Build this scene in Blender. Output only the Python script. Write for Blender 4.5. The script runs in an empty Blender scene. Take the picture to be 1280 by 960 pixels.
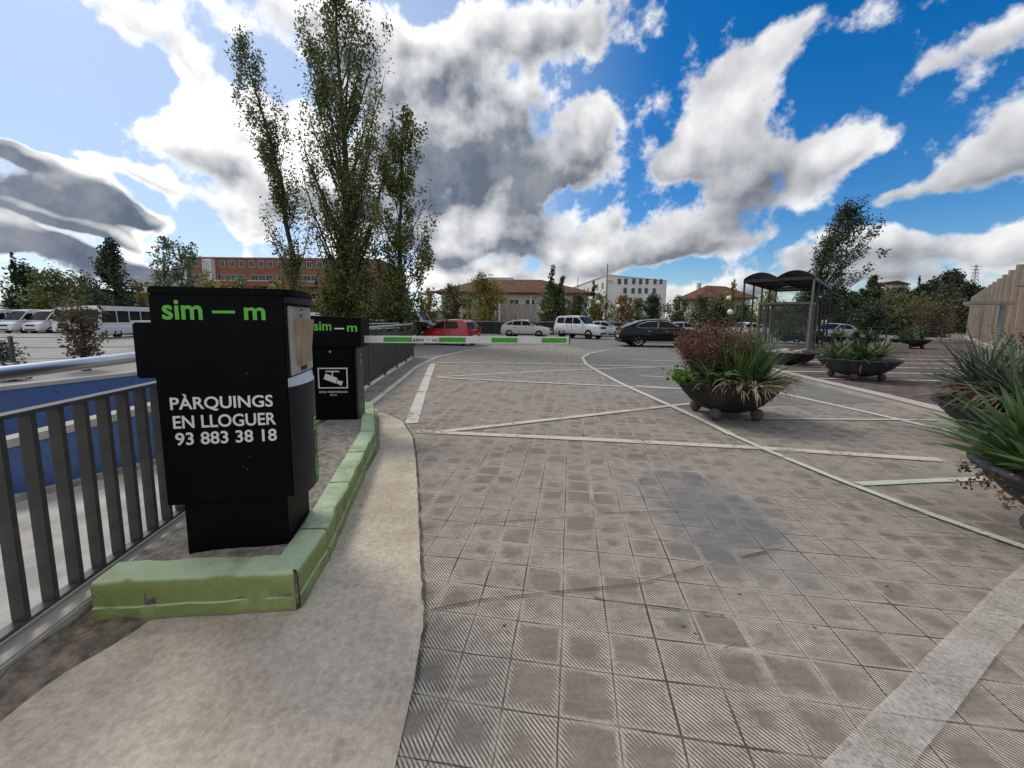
import bpy, bmesh, math, random
import numpy as np
from mathutils import Vector, Matrix, noise as mnoise
R_ = math.radians
random.seed(7); RNG = np.random.default_rng(7)
sc = bpy.context.scene
COL = sc.collection

# ------------------------------------------------------------------ camera and measuring helpers
F = 480.0; PITCH = R_(6.5); ROLL = R_(.6); EYE = 1.55; CX = 640.0; CY = 399 + F*math.tan(PITCH)
FW = Vector((0, math.cos(PITCH), -math.sin(PITCH)))
_r = Vector((1, 0, 0)); _u = Vector((0, math.sin(PITCH), math.cos(PITCH)))
RT = _r*math.cos(ROLL) + _u*math.sin(ROLL); UP = _u*math.cos(ROLL) - _r*math.sin(ROLL)
CAM = Vector((0, 0, EYE))
def ray(x, y): return FW + RT*((x-CX)/F) - UP*((y-CY)/F)
def gz(x, y, z=0.0):                       # where a line of sight meets the level z
    d = ray(x, y); return CAM + d*((z-EYE)/d.z)
def gy(x, y, Y):                           # where it meets the depth Y
    d = ray(x, y); return CAM + d*(Y/d.y)
cam = bpy.data.cameras.new('camera'); camo = bpy.data.objects.new('camera', cam); COL.objects.link(camo)
cam.sensor_width = 36; cam.lens = 36*F/1280; cam.shift_y = -(480-CY)/1280; cam.clip_start = .05; cam.clip_end = 3000
m = Matrix.Identity(4)
for i in range(3): m[i][0] = RT[i]; m[i][1] = UP[i]; m[i][2] = -FW[i]; m[i][3] = CAM[i]
camo.matrix_world = m
sc.camera = camo

# ------------------------------------------------------------------ materials
def nt_new(name):
    m = bpy.data.materials.new(name); m.use_nodes = True
    nt = m.node_tree; nt.nodes.clear()
    return m, nt
class NT:
    def __init__(s, nt): s.nt = nt
    def n(s, t, **kw):
        nd = s.nt.nodes.new(t)
        for k, v in kw.items(): setattr(nd, k, v)
        return nd
    def put(s, sock, v):
        if v is None: return
        if isinstance(v, bpy.types.NodeSocket): s.nt.links.new(v, sock)
        else:
            if sock.type == 'RGBA' and not isinstance(v, (int, float)) and len(v) == 3: v = (*v, 1)
            sock.default_value = v
    def math(s, op, a, b=None, c=None, clamp=False):
        nd = s.n('ShaderNodeMath', operation=op, use_clamp=clamp)
        s.put(nd.inputs[0], a); s.put(nd.inputs[1], b); s.put(nd.inputs[2], c)
        return nd.outputs[0]
    def vm(s, op, a, b=None, sc=None):
        nd = s.n('ShaderNodeVectorMath', operation=op)
        s.put(nd.inputs[0], a); s.put(nd.inputs[1], b)
        if sc is not None: s.put(nd.inputs['Scale'], sc)
        return nd.outputs['Value'] if op in ('DOT_PRODUCT', 'LENGTH', 'DISTANCE') else nd.outputs[0]
    def mix(s, f, a, b, blend='MIX'):
        nd = s.n('ShaderNodeMix', data_type='RGBA', blend_type=blend)
        s.put(nd.inputs['Factor'], f); s.put(nd.inputs['A'], a); s.put(nd.inputs['B'], b)
        return nd.outputs['Result']
    def noise(s, vec, scale, detail=4, rough=.55, w=None):
        nd = s.n('ShaderNodeTexNoise')
        s.put(nd.inputs['Vector'], vec); s.put(nd.inputs['Scale'], scale); s.put(nd.inputs['Detail'], detail); s.put(nd.inputs['Roughness'], rough)
        return nd.outputs['Fac']
    def ramp(s, f, a, b):                  # smooth step from a to b
        nd = s.n('ShaderNodeMapRange', interpolation_type='SMOOTHSTEP')
        s.put(nd.inputs['Value'], f); s.put(nd.inputs['From Min'], a); s.put(nd.inputs['From Max'], b)
        return nd.outputs[0]
    def obj(s): return s.n('ShaderNodeTexCoord').outputs['Object']
    def pos(s): return s.n('ShaderNodeNewGeometry').outputs['Position']
    def mapping(s, v, rot=(0, 0, 0), scale=(1, 1, 1), loc=(0, 0, 0)):
        nd = s.n('ShaderNodeMapping'); s.put(nd.inputs['Vector'], v)
        nd.inputs['Rotation'].default_value = rot; nd.inputs['Scale'].default_value = scale; nd.inputs['Location'].default_value = loc
        return nd.outputs[0]
    def sep(s, v):
        nd = s.n('ShaderNodeSeparateXYZ'); s.put(nd.inputs[0], v); return nd.outputs
    def bump(s, h, strength=.3, dist=.01):
        nd = s.n('ShaderNodeBump'); s.put(nd.inputs['Height'], h); nd.inputs['Strength'].default_value = strength; nd.inputs['Distance'].default_value = dist
        return nd.outputs[0]
    def out(s, color, rough=.7, spec=.3, metal=0., normal=None, alpha=None, trans=0., coat=0., transl=0.):
        p = s.n('ShaderNodeBsdfPrincipled')
        s.put(p.inputs['Base Color'], color); s.put(p.inputs['Roughness'], rough); s.put(p.inputs['Specular IOR Level'], spec)
        s.put(p.inputs['Metallic'], metal); s.put(p.inputs['Transmission Weight'], trans); s.put(p.inputs['Coat Weight'], coat)
        p.inputs['Coat Roughness'].default_value = .06
        if normal is not None: s.put(p.inputs['Normal'], normal)
        if alpha is not None: s.put(p.inputs['Alpha'], alpha)
        sh = p.outputs[0]
        if transl:
            t = s.n('ShaderNodeBsdfTranslucent'); s.put(t.inputs[0], color)
            x = s.n('ShaderNodeMixShader'); x.inputs[0].default_value = transl
            s.nt.links.new(sh, x.inputs[1]); s.nt.links.new(t.outputs[0], x.inputs[2]); sh = x.outputs[0]
        o = s.n('ShaderNodeOutputMaterial'); s.nt.links.new(sh, o.inputs[0])
def simple(name, color, rough=.6, spec=.35, metal=0., var=.12, vs=6., bump=0., bs=40., coat=0., dirt=None, dirt_amt=.4, ds=2.):
    m, nt = nt_new(name); t = NT(nt); v = t.obj()
    n1 = t.noise(v, vs, 5)
    dk = tuple(c*(1-var) for c in color); lt = tuple(min(1, c*(1+var)) for c in color)
    c = t.mix(t.ramp(n1, .3, .7), dk, lt)
    if dirt: c = t.mix(t.math('MULTIPLY', t.ramp(t.noise(v, ds, 7, .65), .45, .72), dirt_amt), c, dirt)
    nm = t.bump(t.noise(v, bs, 4), bump, .01) if bump else None
    t.out(c, rough, spec, metal, nm, coat=coat)
    return m
def leafmat(name, dark, light, transl=.25, rough=.55):
    m, nt = nt_new(name); t = NT(nt)
    a = t.n('ShaderNodeAttribute', attribute_name='tone')
    t.out(t.mix(a.outputs['Fac'], dark, light), rough, .25, transl=transl)
    return m
M = {}
M['black'] = simple('black_powder_coat', (.0018, .002, .0035), .55, .10, var=.2, bump=.02, bs=300, dirt=(.006, .006, .006), dirt_amt=.4)
M['black2'] = simple('black_side_panel', (.014, .015, .019), .45, .25, var=.2)
M['green_txt'] = simple('green_lettering', (.13, .47, .06), .5, var=.06)
M['green_stripe'] = simple('green_reflective_stripe', (.05, .34, .02), .4, var=.06)
M['green_dk'] = simple('dark_green_lettering', (.04, .13, .03), .5, var=.06)
M['white_txt'] = simple('white_lettering', (.72, .72, .72), .5, var=.05)
M['beige'] = simple('beige_faceplate', (.42, .40, .36), .5, var=.05)
M['hood'] = simple('tan_rain_hood', (.36, .27, .17), .55, var=.12, vs=9)
M['chin'] = simple('chin_sheen', (.5, .53, .58), .35, var=.05)  # light reflecting off the sloped column top, put into the colour
M['steel'] = simple('brushed_steel', (.6, .62, .65), .28, .5, metal=.9, var=.1, vs=3)
M['railgrey'] = simple('grey_painted_steel', (.062, .06, .057), .5, var=.15, vs=8, dirt=(.16, .15, .13), dirt_amt=.3)
M['armwhite'] = simple('white_boom', (.66, .65, .62), .4, var=.06)
M['conc'] = simple('weathered_concrete', (.31, .285, .25), .9, .15, var=.25, vs=4, bump=.5, bs=35, dirt=(.14, .12, .098), dirt_amt=.75, ds=5)
M['conc_lt'] = simple('pale_concrete', (.42, .40, .36), .9, .15, var=.18, vs=2, bump=.2, bs=25, dirt=(.2, .18, .16), dirt_amt=.35)
M['dirt'] = simple('dry_dirt', (.19, .163, .132), .95, .1, var=.45, vs=16, bump=.9, bs=60, dirt=(.09, .075, .06), dirt_amt=.8, ds=12)
M['island'] = simple('rough_island_concrete', (.27, .245, .21), .95, .1, var=.3, vs=30, bump=.9, bs=70, dirt=(.11, .095, .078), dirt_amt=.85, ds=9)
M['asphalt'] = simple('worn_asphalt', (.175, .17, .16), .9, .2, var=.14, vs=2.5, bump=.15, bs=80, dirt=(.22, .21, .195), dirt_amt=.35, ds=.5)
M['lot'] = simple('lot_concrete', (.31, .30, .285), .9, .2, var=.14, vs=.4, dirt=(.22, .21, .20), dirt_amt=.4, ds=.3)
M['earth'] = simple('rough_ground', (.09, .09, .05), .95, .1, var=.4, vs=.2)
M['rampfloor'] = simple('ramp_paving', (.36, .35, .33), .85, .2, var=.2, vs=1.5, bump=.1, dirt=(.22, .21, .19), dirt_amt=.5)
M['bowl'] = simple('planter_bowl', (.038, .042, .048), .6, .3, var=.3, vs=7, bump=.2, bs=30, dirt=(.12, .11, .095), dirt_amt=.35)
M['bowl_brown'] = simple('planter_bowl_worn', (.024, .021, .018), .75, .25, var=.35, vs=6, bump=.25, bs=30, dirt=(.085, .07, .055), dirt_amt=.5)
M['footconc'] = simple('dark_concrete_foot', (.10, .092, .08), .9, .15, var=.3, vs=8, bump=.4)
M['soil'] = simple('soil', (.05, .04, .03), .95, .1, var=.4, vs=20, bump=.5)
M['shelter'] = simple('grey_shelter_metal', (.05, .052, .055), .5, .4, metal=.3, var=.15)
M['post_lt'] = simple('pale_steel_post', (.22, .22, .22), .45, .4, metal=.4, var=.12)
M['bark'] = simple('bark', (.055, .046, .036), .9, .1, var=.4, vs=12, bump=.5, bs=30)
M['terracotta'] = simple('terracotta_tiles', (.115, .056, .035), .85, .15, var=.35, vs=1.2, dirt=(.06, .045, .034), dirt_amt=.6, ds=.5)
M['cream'] = simple('cream_render', (.55, .50, .41), .85, .15, var=.1, vs=.4)
M['whitewall'] = simple('white_render', (.66, .645, .61), .8, .2, var=.07, vs=.3)
M['ltext'] = simple('faded_red_sign', (.36, .10, .09), .6)
M['dkwin'] = simple('dark_window_glass', (.012, .014, .017), .12, .5, var=.2)
M['frame'] = simple('white_frame', (.6, .6, .58), .5)
M['frame2'] = simple('grey_white_frame', (.38, .37, .35), .6)
M['tyre'] = simple('tyre_rubber', (.015, .015, .016), .85, .2)
M['rim'] = simple('alloy_rim', (.45, .46, .48), .3, .5, metal=.8)
M['rimdark'] = simple('dark_rim', (.018, .018, .02), .5, .2)
M['plastic'] = simple('dark_plastic', (.02, .02, .022), .6, .3)
M['chrome'] = simple('chrome_trim', (.7, .71, .73), .15, .5, metal=1.)
M['lamp'] = simple('headlight_glass', (.62, .64, .67), .1, .6)
M['tail'] = simple('tail_light', (.3, .012, .012), .15, .5)
M['plate'] = simple('number_plate', (.7, .7, .68), .4)
M['globe'] = simple('white_globe', (.75, .74, .68), .3, .4)
M['solar'] = simple('roof_skylight', (.35, .37, .39), .2, .5, metal=.4)
M['stem_red'] = simple('reddish_stem', (.10, .045, .03), .8, .2)
def paint(name, c, coat=.5, rough=.3): return simple('paint_'+name, c, rough, .3, var=.03, vs=2, coat=coat)
P = dict(red=paint('red', (.33, .008, .018), .8, .22), silver=paint('silver', (.52, .52, .50)), white=paint('white', (.70, .70, .70)),
         black=paint('black', (.0025, .003, .004), .04, .15), white2=paint('white_van', (.64, .65, .66)), grey=paint('silver_grey', (.42, .44, .47)), bluew=paint('pale_blue', (.5, .55, .62)))
def glassmat():
    m, nt = nt_new('car_glass'); t = NT(nt); v = t.obj()
    t.out(t.mix(t.noise(v, 2), (.006, .008, .009), (.016, .019, .022)), .08, .16); return m
M['glass'] = glassmat()
def clearglass():
    m, nt = nt_new('clear_glass'); t = NT(nt); v = t.obj()
    t.out(t.mix(t.noise(v, 1), (.07, .10, .095), (.11, .15, .14)), .06, .3, alpha=.11); return m
M['clear'] = clearglass()
def kerb_green():
    m, nt = nt_new('worn_green_paint'); t = NT(nt); v = t.obj(); z = t.sep(v)[2]
    n = t.noise(v, 5, 6, .6)
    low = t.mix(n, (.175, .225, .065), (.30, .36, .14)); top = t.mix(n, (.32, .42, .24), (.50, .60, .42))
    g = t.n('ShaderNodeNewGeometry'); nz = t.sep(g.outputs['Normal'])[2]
    c = t.mix(t.ramp(nz, .3, .9), low, top)                       # paler green where the surface faces up
    chip = t.ramp(t.noise(v, 26, 6, .75), .665, .71)
    c = t.mix(t.math('MULTIPLY', chip, .85), c, (.075, .07, .05))
    grime = t.ramp(t.noise(v, 3.2, 7, .7), .46, .70)
    c = t.mix(t.math('MULTIPLY', grime, .65), c, (.16, .16, .085))
    edge = t.math('MULTIPLY', t.ramp(t.math('ADD', z, t.math('MULTIPLY', n, .05)), .055, .03), .9)
    c = t.mix(edge, c, (.20, .175, .145))
    t.out(c, .8, .2, normal=t.bump(t.math('ADD', t.noise(v, 45, 5), t.math('MULTIPLY', chip, -.5)), .5, .012)); return m
M['kerbgreen'] = kerb_green()
def tile_blue():
    m, nt = nt_new('blue_wall_tiles'); t = NT(nt); v = t.obj()
    b = t.n('ShaderNodeTexBrick'); t.put(b.inputs['Vector'], t.mapping(v, (R_(90), 0, 0))); b.offset = 0
    t.put(b.inputs['Color1'], (.055, .115, .30)); t.put(b.inputs['Color2'], (.07, .14, .35)); t.put(b.inputs['Mortar'], (.10, .13, .2))
    for k, x in (('Scale', 1.), ('Mortar Size', .006), ('Brick Width', .10), ('Row Height', .10)): b.inputs[k].default_value = x
    c = t.mix(t.math('MULTIPLY', t.ramp(t.noise(v, 1.3, 6), .45, .7), .35), b.outputs['Color'], (.11, .13, .17))
    t.out(c, .35, .4); return m
M['bluetile'] = tile_blue()
def brick_mat(name, a, b_, mor, w, h, rot=(0, 0, 0), mort=.012):
    m, nt = nt_new(name); t = NT(nt); v = t.mapping(t.obj(), rot)
    b = t.n('ShaderNodeTexBrick'); t.put(b.inputs['Vector'], v)
    t.put(b.inputs['Color1'], a); t.put(b.inputs['Color2'], b_); t.put(b.inputs['Mortar'], mor)
    for k, x in (('Scale', 1.), ('Mortar Size', mort), ('Brick Width', w), ('Row Height', h)): b.inputs[k].default_value = x
    c = t.mix(t.math('MULTIPLY', t.ramp(t.noise(v, .7, 6), .4, .7), .4), b.outputs['Color'], tuple(x*.55 for x in a))
    t.out(c, .85, .2, normal=t.bump(b.outputs['Fac'], .3, -.01)); return m
M['brickwall'] = brick_mat('red_brick_wall', (.235, .082, .05), (.28, .10, .062), (.27, .165, .125), .25, .07, (R_(90), 0, 0))
M['brickpave'] = brick_mat('red_brick_paving', (.135, .10, .087), (.19, .145, .125), (.065, .056, .05), .42, .21, mort=.02)
def paving():
    m, nt = nt_new('grooved_paving_tiles'); t = NT(nt); p = t.pos()
    wob = t.n('ShaderNodeTexNoise'); t.put(wob.inputs['Vector'], p); wob.inputs['Scale'].default_value = 1.1
    p2 = t.vm('ADD', p, t.vm('SCALE', t.vm('SUBTRACT', wob.outputs['Color'], (.5, .5, .5)), sc=.035))
    v = t.mapping(p2, (0, 0, R_(8.5)), (1/.226, 1/.226, 1)); X, Y, _ = t.sep(v)
    fx = t.math('FRACT', X); fy = t.math('FRACT', Y)
    ex = t.math('MINIMUM', fx, t.math('SUBTRACT', 1., fx)); ey = t.math('MINIMUM', fy, t.math('SUBTRACT', 1., fy))
    e = t.math('MINIMUM', ex, ey)
    cell = t.n('ShaderNodeCombineXYZ'); t.put(cell.inputs[0], t.math('FLOOR', X)); t.put(cell.inputs[1], t.math('FLOOR', Y))
    wn = t.n('ShaderNodeTexWhiteNoise', noise_dimensions='2D'); t.put(wn.inputs['Vector'], cell.outputs[0])
    rnd = wn.outputs['Value']; r2 = t.sep(wn.outputs['Color'])[1]
    nb = t.noise(p, 9, 5, .6); big = t.noise(p, .55, 5, .6); mid = t.noise(p, 2.3, 5, .6); fine = t.noise(p, 160, 3, .7)
    ph = t.math('MULTIPLY', t.math('ADD', X, Y), 11*2*math.pi)
    s = t.ramp(t.math('SINE', ph), -.35, .45)
    wearlim = t.math('ADD', t.math('ADD', t.math('MULTIPLY', rnd, .42), .08), t.math('MULTIPLY', t.math('SUBTRACT', mid, .5), 1.5))
    worn = t.ramp(t.math('SUBTRACT', t.math('ADD', e, t.math('MULTIPLY', t.math('SUBTRACT', nb, .5), .50)), wearlim), -.10, .12)
    keep = t.math('SUBTRACT', 1., t.math('MULTIPLY', worn, .93))
    base = t.mix(t.ramp(mid, .3, .7), (.172, .153, .128), (.242, .217, .183))
    base = t.mix(t.math('MULTIPLY', r2, .5), base, (.148, .133, .114))
    ridge = t.mix(t.ramp(nb, .35, .65), (.35, .32, .275), (.50, .46, .40))
    groov = t.mix(s, (.122, .109, .092), ridge)
    c = t.mix(keep, base, groov)
    # pale dust packed along the tile rims, dark open joints
    rim = t.math('MULTIPLY', t.ramp(t.math('ADD', e, t.math('MULTIPLY', t.math('SUBTRACT', nb, .5), .10)), .105, .02), t.ramp(t.noise(p, 2.6, 4), .30, .56))
    c = t.mix(t.math('MULTIPLY', rim, t.math('SUBTRACT', .85, t.math('MULTIPLY', t.math('MULTIPLY', keep, t.math('SUBTRACT', 1., s)), .45))), c, (.43, .39, .33))
    jw = t.math('MULTIPLY', t.ramp(t.noise(p, 1.7, 5), .3, .7), .022)
    joint = t.math('SUBTRACT', 1., t.ramp(t.math('SUBTRACT', e, jw), .001, .012))
    c = t.mix(t.math('MULTIPLY', joint, t.math('MULTIPLY', t.ramp(t.noise(p, 2.2, 5, .6), .30, .58), .92)), c, (.045, .04, .034))
    # bluish grey oil-cleaned patches and stains
    d = t.vm('LENGTH', t.mapping(t.vm('SUBTRACT', p, (1.62, 2.95, 0)), (0, 0, R_(25)), (1/.62, 1/1.0, 0)))
    blot = t.ramp(t.math('ADD', d, t.math('MULTIPLY', t.math('SUBTRACT', mid, .5), 1.6)), 1.05, .35)
    c = t.mix(t.math('MULTIPLY', blot, .62), c, (.125, .133, .15))
    c = t.mix(t.math('MULTIPLY', t.ramp(big, .56, .72), .4), c, (.20, .195, .185))
    spots = t.ramp(t.noise(p, 4.3, 3, .5), .70, .76)
    c = t.mix(t.math('MULTIPLY', spots, .4), c, (.11, .098, .085))
    grit = t.noise(p, 48, 5, .7); smear = t.noise(t.mapping(p, (0, 0, R_(-20)), (5, 30, 1)), 1., 5, .65)
    c = t.mix(1., c, t.mix(t.ramp(grit, .3, .7), (.86, .86, .85), (1.13, 1.13, 1.13)), 'MULTIPLY')
    c = t.mix(1., c, t.mix(t.ramp(smear, .3, .7), (.88, .875, .865), (1.10, 1.10, 1.10)), 'MULTIPLY')
    scuff = t.ramp(t.noise(t.mapping(p, (0, 0, R_(15)), (2.2, 9, 1)), 1., 6, .7), .62, .72)
    c = t.mix(t.math('MULTIPLY', scuff, .45), c, (.12, .107, .093))
    c = t.mix(1., c, t.mix(fine, (.78, .78, .78), (1.22, 1.22, 1.22)), 'MULTIPLY')
    h = t.math('SUBTRACT', t.math('MULTIPLY', t.math('MULTIPLY', s, keep), .6), t.math('MULTIPLY', joint, 1.5))
    h = t.math('ADD', h, t.math('MULTIPLY', fine, .35))
    t.out(c, .82, .25, normal=t.bump(h, .35, .006)); return m
M['paving'] = paving()
def apron_mat():
    m, nt = nt_new('broomed_concrete'); t = NT(nt); p = t.pos()
    br = t.noise(t.mapping(p, (0, 0, R_(35)), (90, 4, 1)), 1., 4, .6); br2 = t.noise(t.mapping(p, (0, 0, R_(-38)), (4, 80, 1)), 1., 4, .6)
    big = t.noise(p, 1.6, 6, .6); mask = t.ramp(t.noise(p, .9, 3), .42, .58)
    b = t.mix(mask, br, br2)
    c = t.mix(t.ramp(big, .3, .7), (.40, .345, .275), (.56, .50, .415))
    c = t.mix(1., c, t.mix(b, (.80, .80, .80), (1.16, 1.16, 1.16)), 'MULTIPLY')
    c = t.mix(1., c, t.mix(t.ramp(t.noise(p, 30, 6, .7), .3, .7), (.82, .81, .80), (1.12, 1.12, 1.12)), 'MULTIPLY')
    c = t.mix(t.math('MULTIPLY', t.ramp(t.noise(p, 7, 4, .6), .62, .70), .35), c, (.2, .175, .14))
    st = t.ramp(t.noise(p, 3.3, 6, .65), .58, .75)
    c = t.mix(t.math('MULTIPLY', st, .55), c, (.25, .215, .17))
    agg = t.n('ShaderNodeTexVoronoi'); t.put(agg.inputs['Vector'], p); agg.inputs['Scale'].default_value = 95
    c = t.mix(t.math('MULTIPLY', t.ramp(agg.outputs['Distance'], .22, .10), .35), c, (.17, .15, .125))
    fine = t.noise(p, 75, 4, .75)
    c = t.mix(1., c, t.mix(fine, (.66, .66, .66), (1.32, 1.32, 1.32)), 'MULTIPLY')
    t.out(c, .9, .15, normal=t.bump(t.math('ADD', t.math('MULTIPLY', b, .7), t.math('MULTIPLY', fine, .5)), .35, .006)); return m
M['apron'] = apron_mat()
def linepaint(name, c, wear=.5):
    m, nt = nt_new(name); t = NT(nt); p = t.pos()
    a = t.ramp(t.math('ADD', t.math('MULTIPLY', t.noise(p, 22, 5, .7), .5), t.math('MULTIPLY', t.noise(p, 2.2, 3), .5)), wear-.07, wear+.05)
    a = t.math('SUBTRACT', 1., a)
    t.out(t.mix(t.noise(p, 6), tuple(x*.85 for x in c), c), .8, .2, alpha=t.math('MULTIPLY', a, .9)); return m
M['line'] = linepaint('worn_white_line', (.62, .60, .55), .60)
M['line_new'] = linepaint('fresh_white_line', (.62, .61, .56), .66)
M['line_green'] = linepaint('pale_green_line', (.56, .61, .49), .60)
M['line_yell'] = linepaint('yellowed_line', (.60, .56, .47), .58)
def faded_band():
    m, nt = nt_new('faded_wide_band'); t = NT(nt); p = t.pos()
    a = t.ramp(t.math('ADD', t.math('MULTIPLY', t.noise(p, 60, 4, .7), .55), t.math('MULTIPLY', t.noise(p, 4, 4), .45)), .30, .68)
    t.out(t.mix(t.noise(p, 6), (.50, .475, .43), (.60, .57, .52)), .85, .15, alpha=t.math('SUBTRACT', .70, t.math('MULTIPLY', a, .62))); return m
M['line_wide'] = faded_band()
def crack_mat():
    m, nt = nt_new('crack_dark'); t = NT(nt); p = t.pos()  # dark colour of the crack lines, broken up by noise
    t.out(t.mix(t.noise(p, 30), (.05, .044, .036), (.10, .088, .072)), .95, .1, alpha=t.math('MULTIPLY', t.ramp(t.noise(p, 5, 4), .38, .52), .75)); return m
M['crack'] = crack_mat()
def ribconc():
    m, nt = nt_new('ribbed_concrete'); t = NT(nt); p = t.pos()
    streak = t.noise(t.mapping(p, (0, 0, 0), (3., 3., .25)), 1., 6, .65); board = t.noise(t.mapping(p, (0, 0, 0), (.6, .6, 9.)), 1., 3)
    c = t.mix(t.ramp(streak, .3, .7), (.165, .118, .084), (.27, .205, .15))
    c = t.mix(t.math('MULTIPLY', t.ramp(board, .45, .6), .25), c, (.13, .095, .07))
    t.out(c, .9, .15, normal=t.bump(t.noise(p, 20, 4), .2, .02)); return m
M['rib'] = ribconc()
M['ribedge'] = simple('lit_rib_edge', (.46, .40, .34), .85, .15, var=.12, vs=1.5)  # light caught by the rib edges, painted as a paler concrete
LEAF = dict(poplar=leafmat('poplar_leaves', (0.052, 0.074, 0.021), (0.184, 0.201, 0.060)), shrub=leafmat('shrub_leaves', (0.049, 0.074, 0.023), (0.228, 0.254, 0.079)),
            dark=leafmat('dark_evergreen_leaves', (0.014, 0.028, 0.016), (0.061, 0.096, 0.045), .1), yellow=leafmat('yellowing_leaves', (0.105, 0.102, 0.021), (0.367, 0.315, 0.070)),
            green=leafmat('mid_green_leaves', (0.038, 0.061, 0.018), (0.149, 0.184, 0.052)), orange=leafmat('orange_brown_leaves', (0.131, 0.088, 0.025), (0.350, 0.228, 0.070)),
            brown=leafmat('brownish_leaves', (0.061, 0.049, 0.032), (0.175, 0.140, 0.079)), silver=leafmat('windblown_leaves', (0.049, 0.079, 0.032), (0.298, 0.350, 0.210)),
            olive=leafmat('olive_leaves', (0.061, 0.070, 0.025), (0.184, 0.184, 0.074)), pine=leafmat('pine_needles', (0.021, 0.032, 0.016), (0.088, 0.096, 0.042), .08),
            red=leafmat('red_brown_dry_leaves', (.06, .028, .018), (.30, .155, .105), .2), yucca=leafmat('yucca_blades', (0.023, 0.046, 0.016), (0.094, 0.150, 0.046), .15, .4),
            strap=leafmat('strap_blades', (0.032, 0.067, 0.021), (0.140, 0.236, 0.088), .15, .38), vari=leafmat('variegated_blades', (.09, .10, .04), (.46, .37, .28), .15, .5),
            blueyuc=leafmat('grey_green_blades', (0.038, 0.067, 0.042), (0.175, 0.219, 0.149), .1, .45), dry=leafmat('dry_brown_blades', (0.088, 0.052, 0.035), (0.280, 0.175, 0.114), .1, .8),
            ivy=leafmat('bright_ivy_leaves', (0.070, 0.149, 0.025), (0.210, 0.350, 0.070), .2))

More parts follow.
